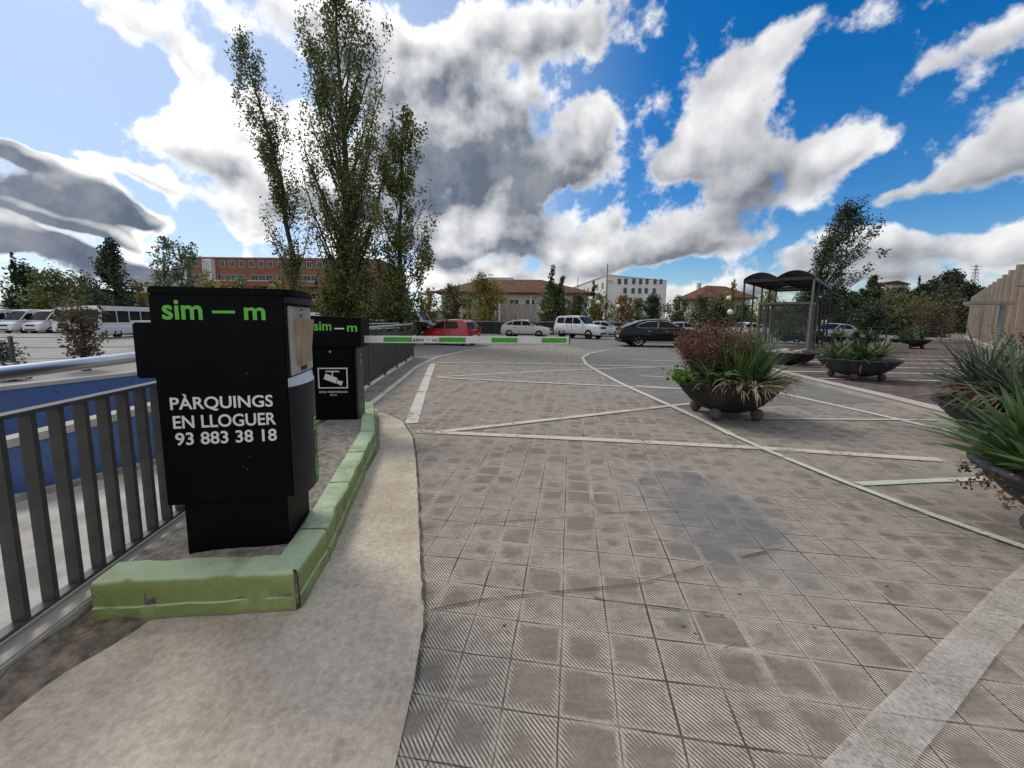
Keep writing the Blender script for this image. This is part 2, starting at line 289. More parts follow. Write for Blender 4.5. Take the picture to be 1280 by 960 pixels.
# ------------------------------------------------------------------ object helpers
def tag(o, label=None, cat=None, group=None, kind=None):
    if label: o['label'] = label
    if cat: o['category'] = cat
    if group: o['group'] = group
    if kind: o['kind'] = kind
    return o
def thing(name, label, cat, loc=(0, 0, 0), rz=0., group=None):
    o = bpy.data.objects.new(name, None); COL.objects.link(o); o.empty_display_size = .2
    o.location = loc; o.rotation_euler = (0, 0, rz)
    return tag(o, label, cat, group)
def link(name, me, parent=None, loc=(0, 0, 0), rot=(0, 0, 0)):
    o = bpy.data.objects.new(name, me); COL.objects.link(o); o.parent = parent; o.location = loc; o.rotation_euler = rot
    return o
def copy_tree(o, parent=None):
    c = o.copy(); COL.objects.link(c); c.parent = parent
    for ch in list(o.children): copy_tree(ch, c)
    return c
class MB:
    def __init__(s): s.v = []; s.f = []; s.mi = []
    def add(s, vs, fs, mi=0):
        b = len(s.v); s.v += [tuple(v) for v in vs]; s.f += [tuple(i+b for i in f) for f in fs]; s.mi += [mi]*len(fs); return s
    def box(s, c, d, rot=None, mi=0):
        hx, hy, hz = d[0]/2, d[1]/2, d[2]/2
        vs = [Vector((x, y, z)) for z in (-hz, hz) for x, y in ((-hx, -hy), (hx, -hy), (hx, hy), (-hx, hy))]
        if rot is not None: vs = [rot @ v for v in vs]
        c = Vector(c)
        return s.add([v+c for v in vs], [(3, 2, 1, 0), (4, 5, 6, 7), (0, 1, 5, 4), (1, 2, 6, 5), (2, 3, 7, 6), (3, 0, 4, 7)], mi)
    def bb(s, a, b, mi=0): return s.box([(a[i]+b[i])/2 for i in range(3)], [abs(b[i]-a[i]) for i in range(3)], None, mi)
    def prism(s, poly, z0, z1, fn=None, mi=0):
        n = len(poly); f = fn or (lambda x, y, z: (x, y, z))
        vs = [f(x, y, z0) for x, y in poly] + [f(x, y, z1) for x, y in poly]
        return s.add(vs, [tuple(range(n-1, -1, -1)), tuple(range(n, 2*n))] + [(i, (i+1) % n, n+(i+1) % n, n+i) for i in range(n)], mi)
    def beam(s, a, b, w, h=None, mi=0):
        a = Vector(a); b = Vector(b); h = h or w; d = (b-a); L = d.length
        q = d.to_track_quat('X', 'Z').to_matrix()
        return s.box((a+b)/2, (L, w, h), q, mi)
    def tube(s, pts, radii, n=8, mi=0, cap=True):
        pts = [Vector(p) for p in pts]
        if not hasattr(radii, '__len__'): radii = [radii]*len(pts)
        vs = []; ref = Vector((.31, .17, .93))
        for i, p in enumerate(pts):
            d = (pts[min(i+1, len(pts)-1)] - pts[max(i-1, 0)])
            if d.length < 1e-9: d = Vector((0, 0, 1))
            d.normalize()
            rf = Vector((1, 0, 0)) if abs(d.x) < .8 else Vector((0, 1, 0))
            u = d.cross(rf).normalized(); w = d.cross(u)
            for k in range(n):
                a = 2*math.pi*k/n; vs.append(p + (u*math.cos(a) + w*math.sin(a))*radii[i])
        fs = [(i*n+k, i*n+(k+1) % n, (i+1)*n+(k+1) % n, (i+1)*n+k) for i in range(len(pts)-1) for k in range(n)]
        if cap: fs += [tuple(range(n-1, -1, -1)), tuple((len(pts)-1)*n+k for k in range(n))]
        return s.add(vs, fs, mi)
    def lathe(s, prof, n=24, mi=0, axis='Z', c=(0, 0, 0)):
        vs = []
        for r, z in prof:
            for k in range(n):
                a = 2*math.pi*k/n; x, y = r*math.cos(a), r*math.sin(a)
                p = (x, y, z) if axis == 'Z' else ((x, z, y) if axis == 'Y' else (z, x, y))
                vs.append((p[0]+c[0], p[1]+c[1], p[2]+c[2]))
        fs = [(i*n+k, i*n+(k+1) % n, (i+1)*n+(k+1) % n, (i+1)*n+k) for i in range(len(prof)-1) for k in range(n)]
        return s.add(vs, fs, mi)
    def poly(s, pts, mi=0): return s.add(pts, [tuple(range(len(pts)))], mi)
    def mesh(s, name, mats, smooth=None, bevel=0., recalc=True):
        me = bpy.data.meshes.new(name); me.from_pydata(s.v, [], s.f)
        for mm in (mats if isinstance(mats, (list, tuple)) else [mats]): me.materials.append(mm)
        me.polygons.foreach_set('material_index', s.mi)
        if recalc or bevel:
            bm = bmesh.new(); bm.from_mesh(me); bmesh.ops.recalc_face_normals(bm, faces=bm.faces)
            if bevel:
                bmesh.ops.bevel(bm, geom=[e for e in bm.edges if len(e.link_faces) == 2 and e.calc_face_angle(0) > .6], offset=bevel, segments=2, affect='EDGES', clamp_overlap=True)
            bm.to_mesh(me); bm.free()
        if smooth is not None:
            me.polygons.foreach_set('use_smooth', [True]*len(me.polygons)); me.set_sharp_from_angle(angle=R_(smooth))
        me.update(); return me
    def build(s, name, mats, parent=None, smooth=None, bevel=0., recalc=True, loc=(0, 0, 0), rot=(0, 0, 0)):
        return link(name, s.mesh(name, mats, smooth, bevel, recalc), parent, loc, rot)
_txt = {}
def text_mesh(s, size, bold=.0, align='LEFT', spacing=1.):
    cu = bpy.data.curves.new('lettering', 'FONT'); cu.body = s; cu.size = size; cu.offset = bold*size; cu.extrude = .0008; cu.align_x = align; cu.space_character = spacing
    cu.resolution_u = 4
    o = bpy.data.objects.new('tmp', cu); COL.objects.link(o)
    dg = bpy.context.evaluated_depsgraph_get(); me = bpy.data.meshes.new_from_object(o.evaluated_get(dg)); bpy.data.objects.remove(o); me.name = 'lettering'
    return me
def lettering(s, width, height, mat, parent, X, Y, origin, bold=.0, name='lettering', spacing=1., dash=None):
    """text fitted into width x height, its x along X, its y along Y, its lower left corner at origin"""
    me = text_mesh(s, 1., bold, 'LEFT', spacing); vs = np.empty(len(me.vertices)*3); me.vertices.foreach_get('co', vs); vs = vs.reshape(-1, 3)
    lo = vs.min(0); hi = vs.max(0)
    p = (vs-lo); p[:, 0] *= width/(hi[0]-lo[0]); p[:, 1] *= height/(hi[1]-lo[1])
    X = np.array(X, float); Y = np.array(Y, float); N = np.cross(X, Y)
    q = np.array(origin) + p[:, :1]*X + p[:, 1:2]*Y + p[:, 2:3]*N
    me.vertices.foreach_set('co', q.ravel()); me.materials.clear(); me.materials.append(mat); me.update()
    return link(name, me, parent)

# ------------------------------------------------------------------ sky, sun
SUN_AZ, SUN_EL = R_(-52), R_(48)
w = bpy.data.worlds.new('World'); sc.world = w; w.use_nodes = True
wt = w.node_tree; wt.nodes.clear(); T = NT(wt)
D = T.n('ShaderNodeTexCoord').outputs['Generated']
sky = T.n('ShaderNodeTexSky', sky_type='NISHITA'); sky.sun_disc = False; sky.sun_elevation = SUN_EL; sky.sun_rotation = SUN_AZ; sky.ozone_density = 2.2; sky.dust_density = .6; sky.air_density = 1.0
# cloud banks: (picture x, y, half width, half height, tilt, strength, greyness)
CL = [(600, 195, 155, 90, 0, 1.5, 1.05), (525, 150, 70, 60, 0, .9, .85), (640, 292, 85, 34, 0, .95, .35), (560, 310, 70, 36, 0, .8, .4), (690, 322, 55, 24, 0, .8, .3), (735, 165, 30, 40, 0, .75, .12), (650, 345, 90, 12, 0, .7, .3),
      (756, 271, 27, 19, -20, 1.1, .05), (862, 188, 52, 44, 20, 1.1, .12), (905, 150, 66, 58, 0, 1.1, .35), (830, 215, 26, 20, 0, .9, .1), (985, 215, 95, 46, -14, 1.15, .45), (1050, 190, 42, 34, 0, .9, .2), (930, 235, 56, 30, 0, .9, .6),
      (900, 288, 110, 28, -6, 1.1, .35), (785, 305, 60, 26, -12, 1.1, .2), (840, 318, 100, 20, 0, .95, .55), (945, 305, 40, 22, 0, .9, .2), (1000, 335, 80, 22, -8, 1.0, .3), (1090, 325, 100, 28, 0, 1.05, .4), (1200, 312, 100, 28, -8, 1.1, .35), (1000, 372, 330, 14, 0, .9, .5),
      (1275, 165, 75, 70, -30, 1.15, .45), (1200, 220, 85, 30, -30, 1.0, .35), (1120, 255, 45, 14, -25, .8, .15), (1270, 290, 60, 18, -10, .8, .2), (960, 60, 130, 36, 0, .95, .3), (1220, 50, 120, 36, 0, .9, .3), (690, 40, 120, 50, 0, .9, .6),
      (40, 245, 95, 30, 12, 1.2, 1.15), (120, 255, 70, 22, 20, 1.1, 1.1), (175, 278, 42, 12, 28, .95, 1.0), (70, 280, 90, 12, 8, .9, 1.1), (5, 188, 48, 18, 24, 1.1, 1.2), (50, 205, 34, 12, 24, .9, 1.1), (0, 290, 70, 12, 12, 1.0, 1.1), (60, 322, 260, 24, 4, 1.25, 1.3), (230, 345, 60, 10, 0, .8, .8),
      (250, 165, 70, 50, 38, 1.25, .0), (330, 210, 70, 70, 30, 1.0, .10), (300, 285, 90, 26, 18, .9, .05), (175, 225, 70, 9, 18, .8, .0), (75, 208, 70, 9, 22, .9, .0), (100, 286, 90, 7, 14, .9, .0), (420, 250, 110, 80, 0, .85, .35), (275, 150, 44, 20, 35, .8, 1.0), (318, 225, 34, 12, 45, .8, .9), (350, 140, 50, 30, 20, .7, .75),
      (520, 348, 110, 14, 0, .85, .05), (850, 372, 150, 14, 0, 1.0, .25), (690, 366, 110, 16, 0, 1.0, .35), (180, 30, 160, 40, 10, .85, .3), (420, 50, 150, 50, 0, .95, .55)]
def billow(Dv, P_):
    n1 = T.noise(P_, 1.5, 6, .52); n2 = T.noise(Dv, 8., 10, .58); n3 = T.noise(Dv, 26., 6, .6)
    lo = T.math('ADD', T.math('MULTIPLY', T.math('SUBTRACT', n1, .5), .6), T.math('MULTIPLY', T.math('SUBTRACT', T.noise(Dv, 8., 4, .5), .5), 2.2))
    r = T.math('ADD', T.math('MULTIPLY', T.math('SUBTRACT', n1, .5), .6), T.math('MULTIPLY', T.math('SUBTRACT', n2, .5), 3.3))
    return T.math('ADD', r, T.math('MULTIPLY', T.math('SUBTRACT', n3, .5), .60)), lo
def cloud_density(Dv):
    dens = None; grey = None; low = None
    # billowing detail on a flat cloud deck seen in perspective
    x, y, z = T.sep(Dv)
    zz = T.math('ADD', T.math('MAXIMUM', z, 0.), .16)
    pl = T.n('ShaderNodeCombineXYZ'); T.put(pl.inputs[0], T.math('DIVIDE', x, zz)); T.put(pl.inputs[1], T.math('DIVIDE', y, zz)); pl.inputs[2].default_value = 3.7
    nn, nlo = billow(Dv, pl.outputs[0])
    wn_ = T.n('ShaderNodeTexNoise'); T.put(wn_.inputs['Vector'], Dv); wn_.inputs['Scale'].default_value = 4.2; wn_.inputs['Detail'].default_value = 4
    Dw = T.vm('ADD', Dv, T.vm('SCALE', T.vm('SUBTRACT', wn_.outputs['Color'], (.5, .5, .5)), sc=.13))
    for (px, py, rx, ry, tilt, a, g) in CL:
        c = ray(px, py).normalized(); ca, sa = math.cos(R_(tilt)), math.sin(R_(tilt))
        e1 = (ray(px+ca*8, py+sa*8).normalized() - c)/8; e2 = (ray(px-sa*8, py+ca*8).normalized() - c)/8
        A = e1/(e1.length_squared*rx); B = e2/(e2.length_squared*ry)
        d = T.vm('SUBTRACT', Dw, tuple(c))
        u = T.vm('DOT_PRODUCT', d, tuple(A)); v = T.vm('DOT_PRODUCT', d, tuple(B))
        q = T.math('MULTIPLY_ADD', u, u, T.math('MULTIPLY', v, v))
        e = T.math('MULTIPLY', T.math('POWER', 2.718, T.math('MULTIPLY', q, -1.15)), a)
        dens = e if dens is None else T.math('ADD', dens, e)
        le = T.math('MULTIPLY', e, v); low = le if low is None else T.math('ADD', low, le)
        ge = T.math('MULTIPLY', e, g); grey = ge if grey is None else T.math('ADD', grey, ge)
    tone = T.math('DIVIDE', grey, T.math('ADD', dens, .02))
    # unseen cloud added overhead and behind the viewer to neutralise the blue light
    rest = T.math('ADD', T.math('MULTIPLY', T.ramp(y, .30, -.15), .85), T.math('MULTIPLY', T.ramp(z, .62, .85), .70))
    b_ = T.math('ADD', T.math('MINIMUM', dens, 1.3), rest)
    return T.math('ADD', b_, nn), tone, nlo, T.math('ADD', b_, T.math('ADD', T.math('MULTIPLY', nlo, .35), T.math('MULTIPLY', nn, .40))), T.math('DIVIDE', low, T.math('ADD', dens, .15))
SUND = Vector((math.sin(SUN_AZ)*math.cos(SUN_EL), math.cos(SUN_AZ)*math.cos(SUN_EL), math.sin(SUN_EL)))
d0, tone, nn0, dsm, under = cloud_density(D)
alpha = T.ramp(d0, .38, .86)
# billow relief: the same detail a little nearer the sun
D2 = T.vm('NORMALIZE', T.vm('ADD', D, tuple(SUND*.035 + Vector((0, 0, .02)))))
x2, y2, z2 = T.sep(D2); zz2 = T.math('ADD', T.math('MAXIMUM', z2, 0.), .16)
pl2 = T.n('ShaderNodeCombineXYZ'); T.put(pl2.inputs[0], T.math('DIVIDE', x2, zz2)); T.put(pl2.inputs[1], T.math('DIVIDE', y2, zz2)); pl2.inputs[2].default_value = 3.7
_x, nn2 = billow(D2, pl2.outputs[0])
relief = T.math('SUBTRACT', nn0, nn2)
thick = T.ramp(dsm, .42, 1.02)
base_ = T.math('MULTIPLY', thick, T.math('ADD', T.math('MULTIPLY', tone, .85), T.math('MULTIPLY', T.ramp(under, -.45, .65), .55)))
sh = T.math('ADD', base_, T.math('MULTIPLY', relief, -.80), clamp=True)
sh = T.math('MULTIPLY', sh, T.math('ADD', .70, T.math('MULTIPLY', T.noise(D, 10., 9, .62), .50)), clamp=True)
sund = T.vm('DOT_PRODUCT', D, tuple(ray(290, 190).normalized()))   # the bright gap the sun stands behind
glow = T.ramp(sund, .55, 1.0)
lit = T.mix(glow, (.78, .787, .80), (1.30, 1.28, 1.25)); dk = T.mix(glow, (.15, .168, .20), (.11, .14, .195))
cc = T.mix(sh, lit, dk)
hs = T.n('ShaderNodeHueSaturation'); hs.inputs['Saturation'].default_value = 1.5; hs.inputs['Value'].default_value = 1.; T.put(hs.inputs['Color'], sky.outputs[0])
skyc = T.mix(1., hs.outputs[0], (.094, .097, .105), 'MULTIPLY')
veil = T.math('MULTIPLY', T.ramp(sund, .62, .97), .55)                       # thin high cloud round the sun
skyc = T.mix(veil, skyc, (.62, .72, .85))
allc = T.mix(alpha, skyc, cc)
bg = T.n('ShaderNodeBackground'); T.put(bg.inputs['Color'], T.vm('SCALE', allc, sc=10.)); bg.inputs['Strength'].default_value = .1
wo = T.n('ShaderNodeOutputWorld'); wt.links.new(bg.outputs[0], wo.inputs[0])
w.cycles.sampling_method = 'MANUAL'; w.cycles.sample_map_resolution = 512
sl = bpy.data.lights.new('sun', 'SUN'); sl.energy = 1.7; sl.angle = R_(15); sl.color = (1, .91, .78)
so = bpy.data.objects.new('sun', sl); COL.objects.link(so); so.rotation_euler = (-SUND).to_track_quat('-Z', 'Y').to_euler()
vs_ = sc.view_settings; sc.display_settings.display_device = 'sRGB'; vs_.view_transform = 'Standard'; vs_.look = 'None'; vs_.exposure = .24; vs_.gamma = 1

# ------------------------------------------------------------------ ground
def fill(name, loops, z, mat, kind='structure'):
    bm = bmesh.new()
    for lp in loops:
        vs = [bm.verts.new((x, y, z)) for x, y in lp]
        for i in range(len(vs)): bm.edges.new((vs[i], vs[(i+1) % len(vs)]))
    bmesh.ops.triangle_fill(bm, use_beauty=True, edges=bm.edges[:])
    bmesh.ops.recalc_face_normals(bm, faces=bm.faces)
    if bm.faces and sum(f.normal.z for f in bm.faces) < 0: bmesh.ops.reverse_faces(bm, faces=bm.faces)
    me = bpy.data.meshes.new(name); bm.to_mesh(me); bm.free(); me.materials.append(mat)
    return tag(link(name, me), kind=kind)
def g2(x, y, z=0.): p = gz(x, y, z); return (p.x, p.y)
def RL(y): return -2.28 - .15*(y-1.73)                 # line of the near railing
def FW_(y): return -14.39 + .2617*(y-10.64)            # far wall of the ramp
def PW(y): return -10.25 + .47*(y-7.5)                 # wall between the two ramps
LOT = -.5
hole = [(RL(-6)+1, -6), (RL(17)+1, 17), (FW_(17)-.15, 17), (FW_(-6)-.15, -6)]
fill('ground', [[(-900, -60), (900, -60), (900, 1500), (-900, 1500)], hole], LOT-.05, M['earth'])
fill('parking_lot_pavement', [[(FW_(-6)-.15, -6), (FW_(17)-.15, 17), (-5, 17), (-10, 24), (-30, 75), (-110, 75), (-110, -6)]], LOT, M['lot'])
plaza = [(RL(-6), -6), (RL(7), 7), (-3.3, 8.1), (-4.05, 15.4), (-9, 22), (-30, 80), (-30, 120), (150, 120), (150, -6)]
fill('plaza_paving', [plaza], 0, M['paving'])
mb = MB()
n = len(plaza)
for i in range(n):
    a, b = plaza[i], plaza[(i+1) % n]
    mb.add([(a[0], a[1], -2.6), (b[0], b[1], -2.6), (b[0], b[1], -.003), (a[0], a[1], -.003)], [(0, 1, 2, 3)])
tag(mb.build('plaza_edge', M['conc']), kind='structure')
fill('ramp_floor', [[(RL(-6)-.0, -6), (RL(17), 17), (FW_(17), 17), (FW_(-6), -6)]], -2.2, M['rampfloor'])
asph = [(-4.03, 15.4)] + [g2(*p) for p in [(560, 442), (620, 433), (690, 430), (748, 438.5), (727, 447), (737, 459.5), (768, 476), (800, 490), (845, 510)]] + [(7.3, 7.4), (7.72, 11.3), (8.3, 17), (30, 34), (149, 60), (149, 119), (-29, 119), (-29, 80), (-8.9, 22)]
fill('asphalt_road', [asph], .004, M['asphalt'])
brick_poly = [g2(955, 464), g2(1010, 479), g2(1090, 499), g2(1180, 523), (7.2, 4.2), (60, 2), (60, 40), (30, 33.6), (8.6, 17)]
fill('brick_paving', [brick_poly], .10, M['brickpave'])
def ribbon(name, pts, width, mat, z, jitter=0., kind='structure', taper=None):
    P_ = []
    for (x0, y0), (x1, y1) in zip(pts[:-1], pts[1:]):
        k = max(1, int(math.hypot(x1-x0, y1-y0)/.25)) if jitter else 1
        P_ += [(x0+(x1-x0)*i/k, y0+(y1-y0)*i/k) for i in range(k)]
    P_.append(pts[-1]); L = []; Rr = []
    for i, p in enumerate(P_):
        a = P_[max(0, i-1)]; b = P_[min(len(P_)-1, i+1)]; d = Vector((b[0]-a[0], b[1]-a[1])).normalized(); nrm = Vector((-d.y, d.x))
        ww = (width if not callable(width) else width(i/(len(P_)-1)))/2
        o1 = random.uniform(-jitter, jitter); o2 = random.uniform(-jitter, jitter)
        L.append((p[0]+nrm.x*(ww+o1), p[1]+nrm.y*(ww+o1), z)); Rr.append((p[0]-nrm.x*(ww+o2), p[1]-nrm.y*(ww+o2), z))
    n = len(L); mb = MB(); mb.add(L+Rr, [(i, n+i, n+i+1, i+1) for i in range(n-1)])
    return tag(mb.build(name, mat, recalc=False), kind=kind)
def pxline(pts, wd, mat, z=.012, jit=.004): return ribbon('painted_line', [g2(*p) for p in pts], wd, mat, z, jit)
pxline([(521, 540), (740, 550), (945, 560.5), (1178, 576)], .13, M['line_yell'])
pxline([(548, 541), (700, 524), (865, 505)], .12, M['line_yell'], .016)
pxline([(880, 432.5), (830, 433.5), (790, 435.5), (755, 438.5), (736, 442.5), (728, 447.5), (733, 456), (748, 465), (772, 478), (800, 491), (840, 509), (875, 525), (915, 545)], .11, M['line_new'], .02)
pxline([(915, 545), (960, 565), (1050, 602), (1160, 644), (1290, 690)], .075, M['line_green'], .02)
pxline([(545, 472.5), (700, 480), (850, 487)], .11, M['line'], .016)
pxline([(548, 471.5), (690, 464), (780, 460), (840, 459), (858, 463)], .12, M['line'], .012)
pxline([(545, 454), (660, 455), (850, 460)], .12, M['line'], .024)
pxline([(514, 530), (527, 492), (541, 455)], .19, M['line'], .012)
pxline([(972, 491), (1080, 515), (1180, 538), (1240, 552)], .12, M['line_new'], .012)
pxline([(925, 524), (1050, 525), (1170, 526)], .06, M['line'], .016)
pxline([(1072, 606), (1150, 602.5), (1245, 599)], .085, M['line_green'], .012)
pxline([(775, 449), (850, 452)], .11, M['line'], .012); pxline([(800, 470), (870, 474)], .1, M['line'], .012); pxline([(795, 483.), (880, 489)], .1, M['line'], .024)
pxline([(1060, 990), (1120, 918), (1187, 840), (1260, 757), (1330, 688), (1420, 615)], .15, M['line_wide'], .012, .003)
pxline([(440, 524), (470, 500), (505, 472), (520, 459), (545, 447), (580, 439), (622, 432)], .12, M['line'], .012)
for k, (y, x0, x1) in enumerate([(9.9, 8.0, 15), (11.3, 8.1, 18), (12.7, 8.2, 20), (14.2, 8.5, 22), (15.8, 9., 24), (17.4, 10., 24)]):
    ribbon('brick_stripe', [(x0, y), (x1, y-.5)], .13, M['line_new'], .106, .004)
apron = [(RL(-1)+.05, -1), (RL(1.0)+.05, 1.0), (RL(1.9)+.06, 1.9), (-2.0, 2.4), (-1.3, 2.6), (-1.55, 4.4), (-2.2, 6.2), (-2.45, 6.65)]
edge = [g2(*p) for p in [(452, 512), (482, 517), (503, 527), (516, 548), (520, 580), (523, 640), (525, 700), (529, 760), (528, 785), (519, 840), (510, 900)]]
e2 = []
for (a, b) in zip(edge[:-1], edge[1:]):
    k = max(2, int(math.hypot(b[0]-a[0], b[1]-a[1])/.06))
    for i in range(k): e2.append((a[0]+(b[0]-a[0])*i/k + random.uniform(-.005, .005), a[1]+(b[1]-a[1])*i/k + random.uniform(-.004, .004)))
fill('concrete_apron', [apron + e2 + [(-.3, -1)]], .008, M['apron'])
ribbon('pavement_crack', [(x+.012, y) for x, y in e2[6:]], lambda t: .010+.010*random.random(), M['crack'], .0125, .003)
for pts, wd in (([(527, 662), (600, 655), (680, 650), (760, 642), (850, 640)], .009), ([(532, 766), (600, 752), (700, 741), (800, 731), (905, 702), (980, 686)], .010), ([(742, 748), (800, 757), (850, 763), (905, 771)], .012), ([(900, 790), (935, 803), (905, 812)], .008),
                ([(1050, 655), (1120, 672), (1230, 674)], .010), ([(640, 542), (735, 545)], .012)):
    ribbon('pavement_crack', [g2(*p) for p in pts], wd, M['crack'], .010, .004)
# low concrete kerb along the brick paving
def sweep(name, path, prof, mat, parent=None, step=.08, jit=0., smooth=None, cap=True):
    """profile (offset to the left of travel, height) swept along a ground path with mitred corners"""
    P_ = []
    for (a, b) in zip(path[:-1], path[1:]):
        k = max(1, int(math.hypot(b[0]-a[0], b[1]-a[1])/step)); P_ += [(a[0]+(b[0]-a[0])*i/k, a[1]+(b[1]-a[1])*i/k) for i in range(k)]
    P_.append(path[-1]); vs = []; n = len(prof)
    for i, p in enumerate(P_):
        def dr(a, b): return Vector((b[0]-a[0], b[1]-a[1])).normalized()
        d1 = dr(P_[max(0, i-1)], p) if i else dr(p, P_[1]); d2 = dr(p, P_[min(i+1, len(P_)-1)]) if i < len(P_)-1 else d1
        nv = Vector((-(d1+d2).y, (d1+d2).x)).normalized(); nv = nv/max(.4, nv.dot(Vector((-d1.y, d1.x))))
        for o, h in prof:
            q = Vector((p[0]+nv.x*o, p[1]+nv.y*o, h))
            if jit: q += Vector(mnoise.noise_vector(q*9))*jit + Vector(mnoise.noise_vector(q*37))*jit*.5
            vs.append(q)
    fs = [(i*n+k, (i+1)*n+k, (i+1)*n+(k+1) % n, i*n+(k+1) % n) for i in range(len(P_)-1) for k in range(n)]
    if cap: fs += [tuple(range(n)), tuple((len(P_)-1)*n+k for k in range(n-1, -1, -1))]
    mb = MB(); mb.add(vs, fs); return mb.build(name, mat, parent, smooth)
kp = [(brick_poly[4][0], brick_poly[4][1])] + brick_poly[3::-1] + [brick_poly[8]]
k = sweep('kerb_edge', kp, [(0.0, 0.), (0.0, .085), (.02, .112), (-.30, .112), (-.30, 0)], M['conc_lt'], step=.3, jit=.004); tag(k, kind='structure')

# ------------------------------------------------------------------ ramp walls, coping
def wallobj(name, a, b, z0, z1a, z1b, th, mat, label, cat, cap=None, group=None):
    ax, ay = a; bx, by = b; L = math.hypot(bx-ax, by-ay); rz = math.atan2(by-ay, bx-ax)
    r = thing(name, label, cat, (ax, ay, 0), rz, group)
    mb = MB(); mb.add([(0, 0, z0), (L, 0, z0), (L, th, z0), (0, th, z0), (0, 0, z1a), (L, 0, z1b), (L, th, z1b), (0, th, z1a)], [(3, 2, 1, 0), (4, 5, 6, 7), (0, 1, 5, 4), (1, 2, 6, 5), (2, 3, 7, 6), (3, 0, 4, 7)])
    mb.build('wall_face', mat, r)
    if cap:
        mb = MB(); o = .04; mb.add([(0, -o, z1a), (L, -o, z1b), (L, th+o, z1b), (0, th+o, z1a), (0, -o, z1a+cap), (L, -o, z1b+cap), (L, th+o, z1b+cap), (0, th+o, z1a+cap)], [(3, 2, 1, 0), (4, 5, 6, 7), (0, 1, 5, 4), (1, 2, 6, 5), (2, 3, 7, 6), (3, 0, 4, 7)])
        mb.build('coping', M['conc_lt'], r)
    return r
wallobj('ramp_wall', (FW_(-5.9), -5.9), (FW_(16.9), 16.9), -2.25, LOT-.10, LOT-.10, .3, M['bluetile'], 'blue tiled retaining wall along the far side of the sunken ramp', 'wall', .12)
z_at = lambda y: -1.16+.12*(y-7.5)
wallobj('parapet_wall', (PW(-1), -1), (PW(16.5), 16.5), -2.25, z_at(-1), z_at(16.5), .35, M['bluetile'], 'low blue tiled wall with a cream coping between the two ramp lanes', 'wall', .17)
mb = MB(); mb.bb((-14, 16.9, -2.3), (-3.2, 17.3, LOT-.06)); tag(mb.build('ramp_end_wall', M['conc']), 'plain concrete wall closing the far end of the sunken ramp', 'wall')
mb = MB()
for i in range(1): mb.add([(PW(-1)+.5, -1, -2.2), (PW(16)+.4, 16, -2.2), (PW(16)+.4, 16, -2.08), (PW(-1)+.5, -1, -2.08), (PW(-1)+.3, -1, -2.2), (PW(16)+.2, 16, -2.2), (PW(16)+.2, 16, -2.08), (PW(-1)+.3, -1, -2.08)], [(0, 1, 2, 3), (7, 6, 5, 4), (3, 2, 6, 7), (0, 3, 7, 4), (1, 5, 6, 2)])
tag(mb.build('ramp_kerb', M['conc']), kind='structure')
# coping strip the railing stands on
mb = MB(); a, b = -3., 7.2
mb.add([(RL(a)-.08, a, -.5), (RL(b)-.08, b, -.5), (RL(b)+.12, b, -.5), (RL(a)+.12, a, -.5), (RL(a)-.08, a, .09), (RL(b)-.08, b, .09), (RL(b)+.12, b, .09), (RL(a)+.12, a, .09)], [(3, 2, 1, 0), (4, 5, 6, 7), (0, 1, 5, 4), (1, 2, 6, 5), (2, 3, 7, 6), (3, 0, 4, 7)])
tag(mb.build('railing_coping', M['conc_lt'], bevel=.01), kind='structure')
# dirt banked against the coping and kerb end
mb = MB(); nx, ny = 26, 60; vs = []
for j in range(ny):
    y = -.4 + 2.55*j/(ny-1)
    for i in range(nx):
        u = i/(nx-1); x = RL(y)+.10 + u*(.20 + .05*math.sin(y*4) + .07*mnoise.noise(Vector((y*3.1, 0, 0))) + .16*max(0, (y-1.1)))
        h = (1-u)**.8*.085*(.65+.5*mnoise.noise(Vector((x*6, y*6, 0)))+.25*mnoise.noise(Vector((x*19, y*19, 0)))) + .010*mnoise.noise(Vector((x*45, y*45, 3)))*(1-u)
        vs.append((x, y, .006+max(0, h)))
mb.add(vs, [(j*nx+i, j*nx+i+1, (j+1)*nx+i+1, (j+1)*nx+i) for j in range(ny-1) for i in range(nx-1)])
tag(mb.build('dirt_bank', M['dirt'], smooth=60), kind='structure')

# ------------------------------------------------------------------ green kerb and the island it edges
kb = thing('green_kerb', 'worn green painted concrete kerb round the ticket machine island', 'kerb', (-1.6, 1.8, 0))
KP = [(-2.10, 1.765), (-1.105, 1.865), (-1.15, 2.30), (-1.60, 4.42), (-2.18, 6.0)]
prof = [(0.004, 0.), (0.004, .080), (.012, .086), (.008, .17), (.010, .206), (.024, .222), (.17, .225), (.17, 0)]
def lerp(a, b, t): return (a[0]+(b[0]-a[0])*t, a[1]+(b[1]-a[1])*t)
prm = []                                              # dense points along the run, joints marked
def dense(a, b, k):
    return [lerp(a, b, q/k) for q in range(k)]
joint_at = set()
for (a, b, stones, k) in ((KP[0], KP[1], 1, 28), (KP[1], KP[2], 1, 12), (KP[2], KP[3], 3, 60), (KP[3], KP[4], 2, 40)):
    for q in range(stones):
        joint_at.add(len(prm)); prm += dense(lerp(a, b, q/stones), lerp(a, b, (q+1)/stones), k//stones)
joint_at.add(len(prm)); prm.append(KP[4])
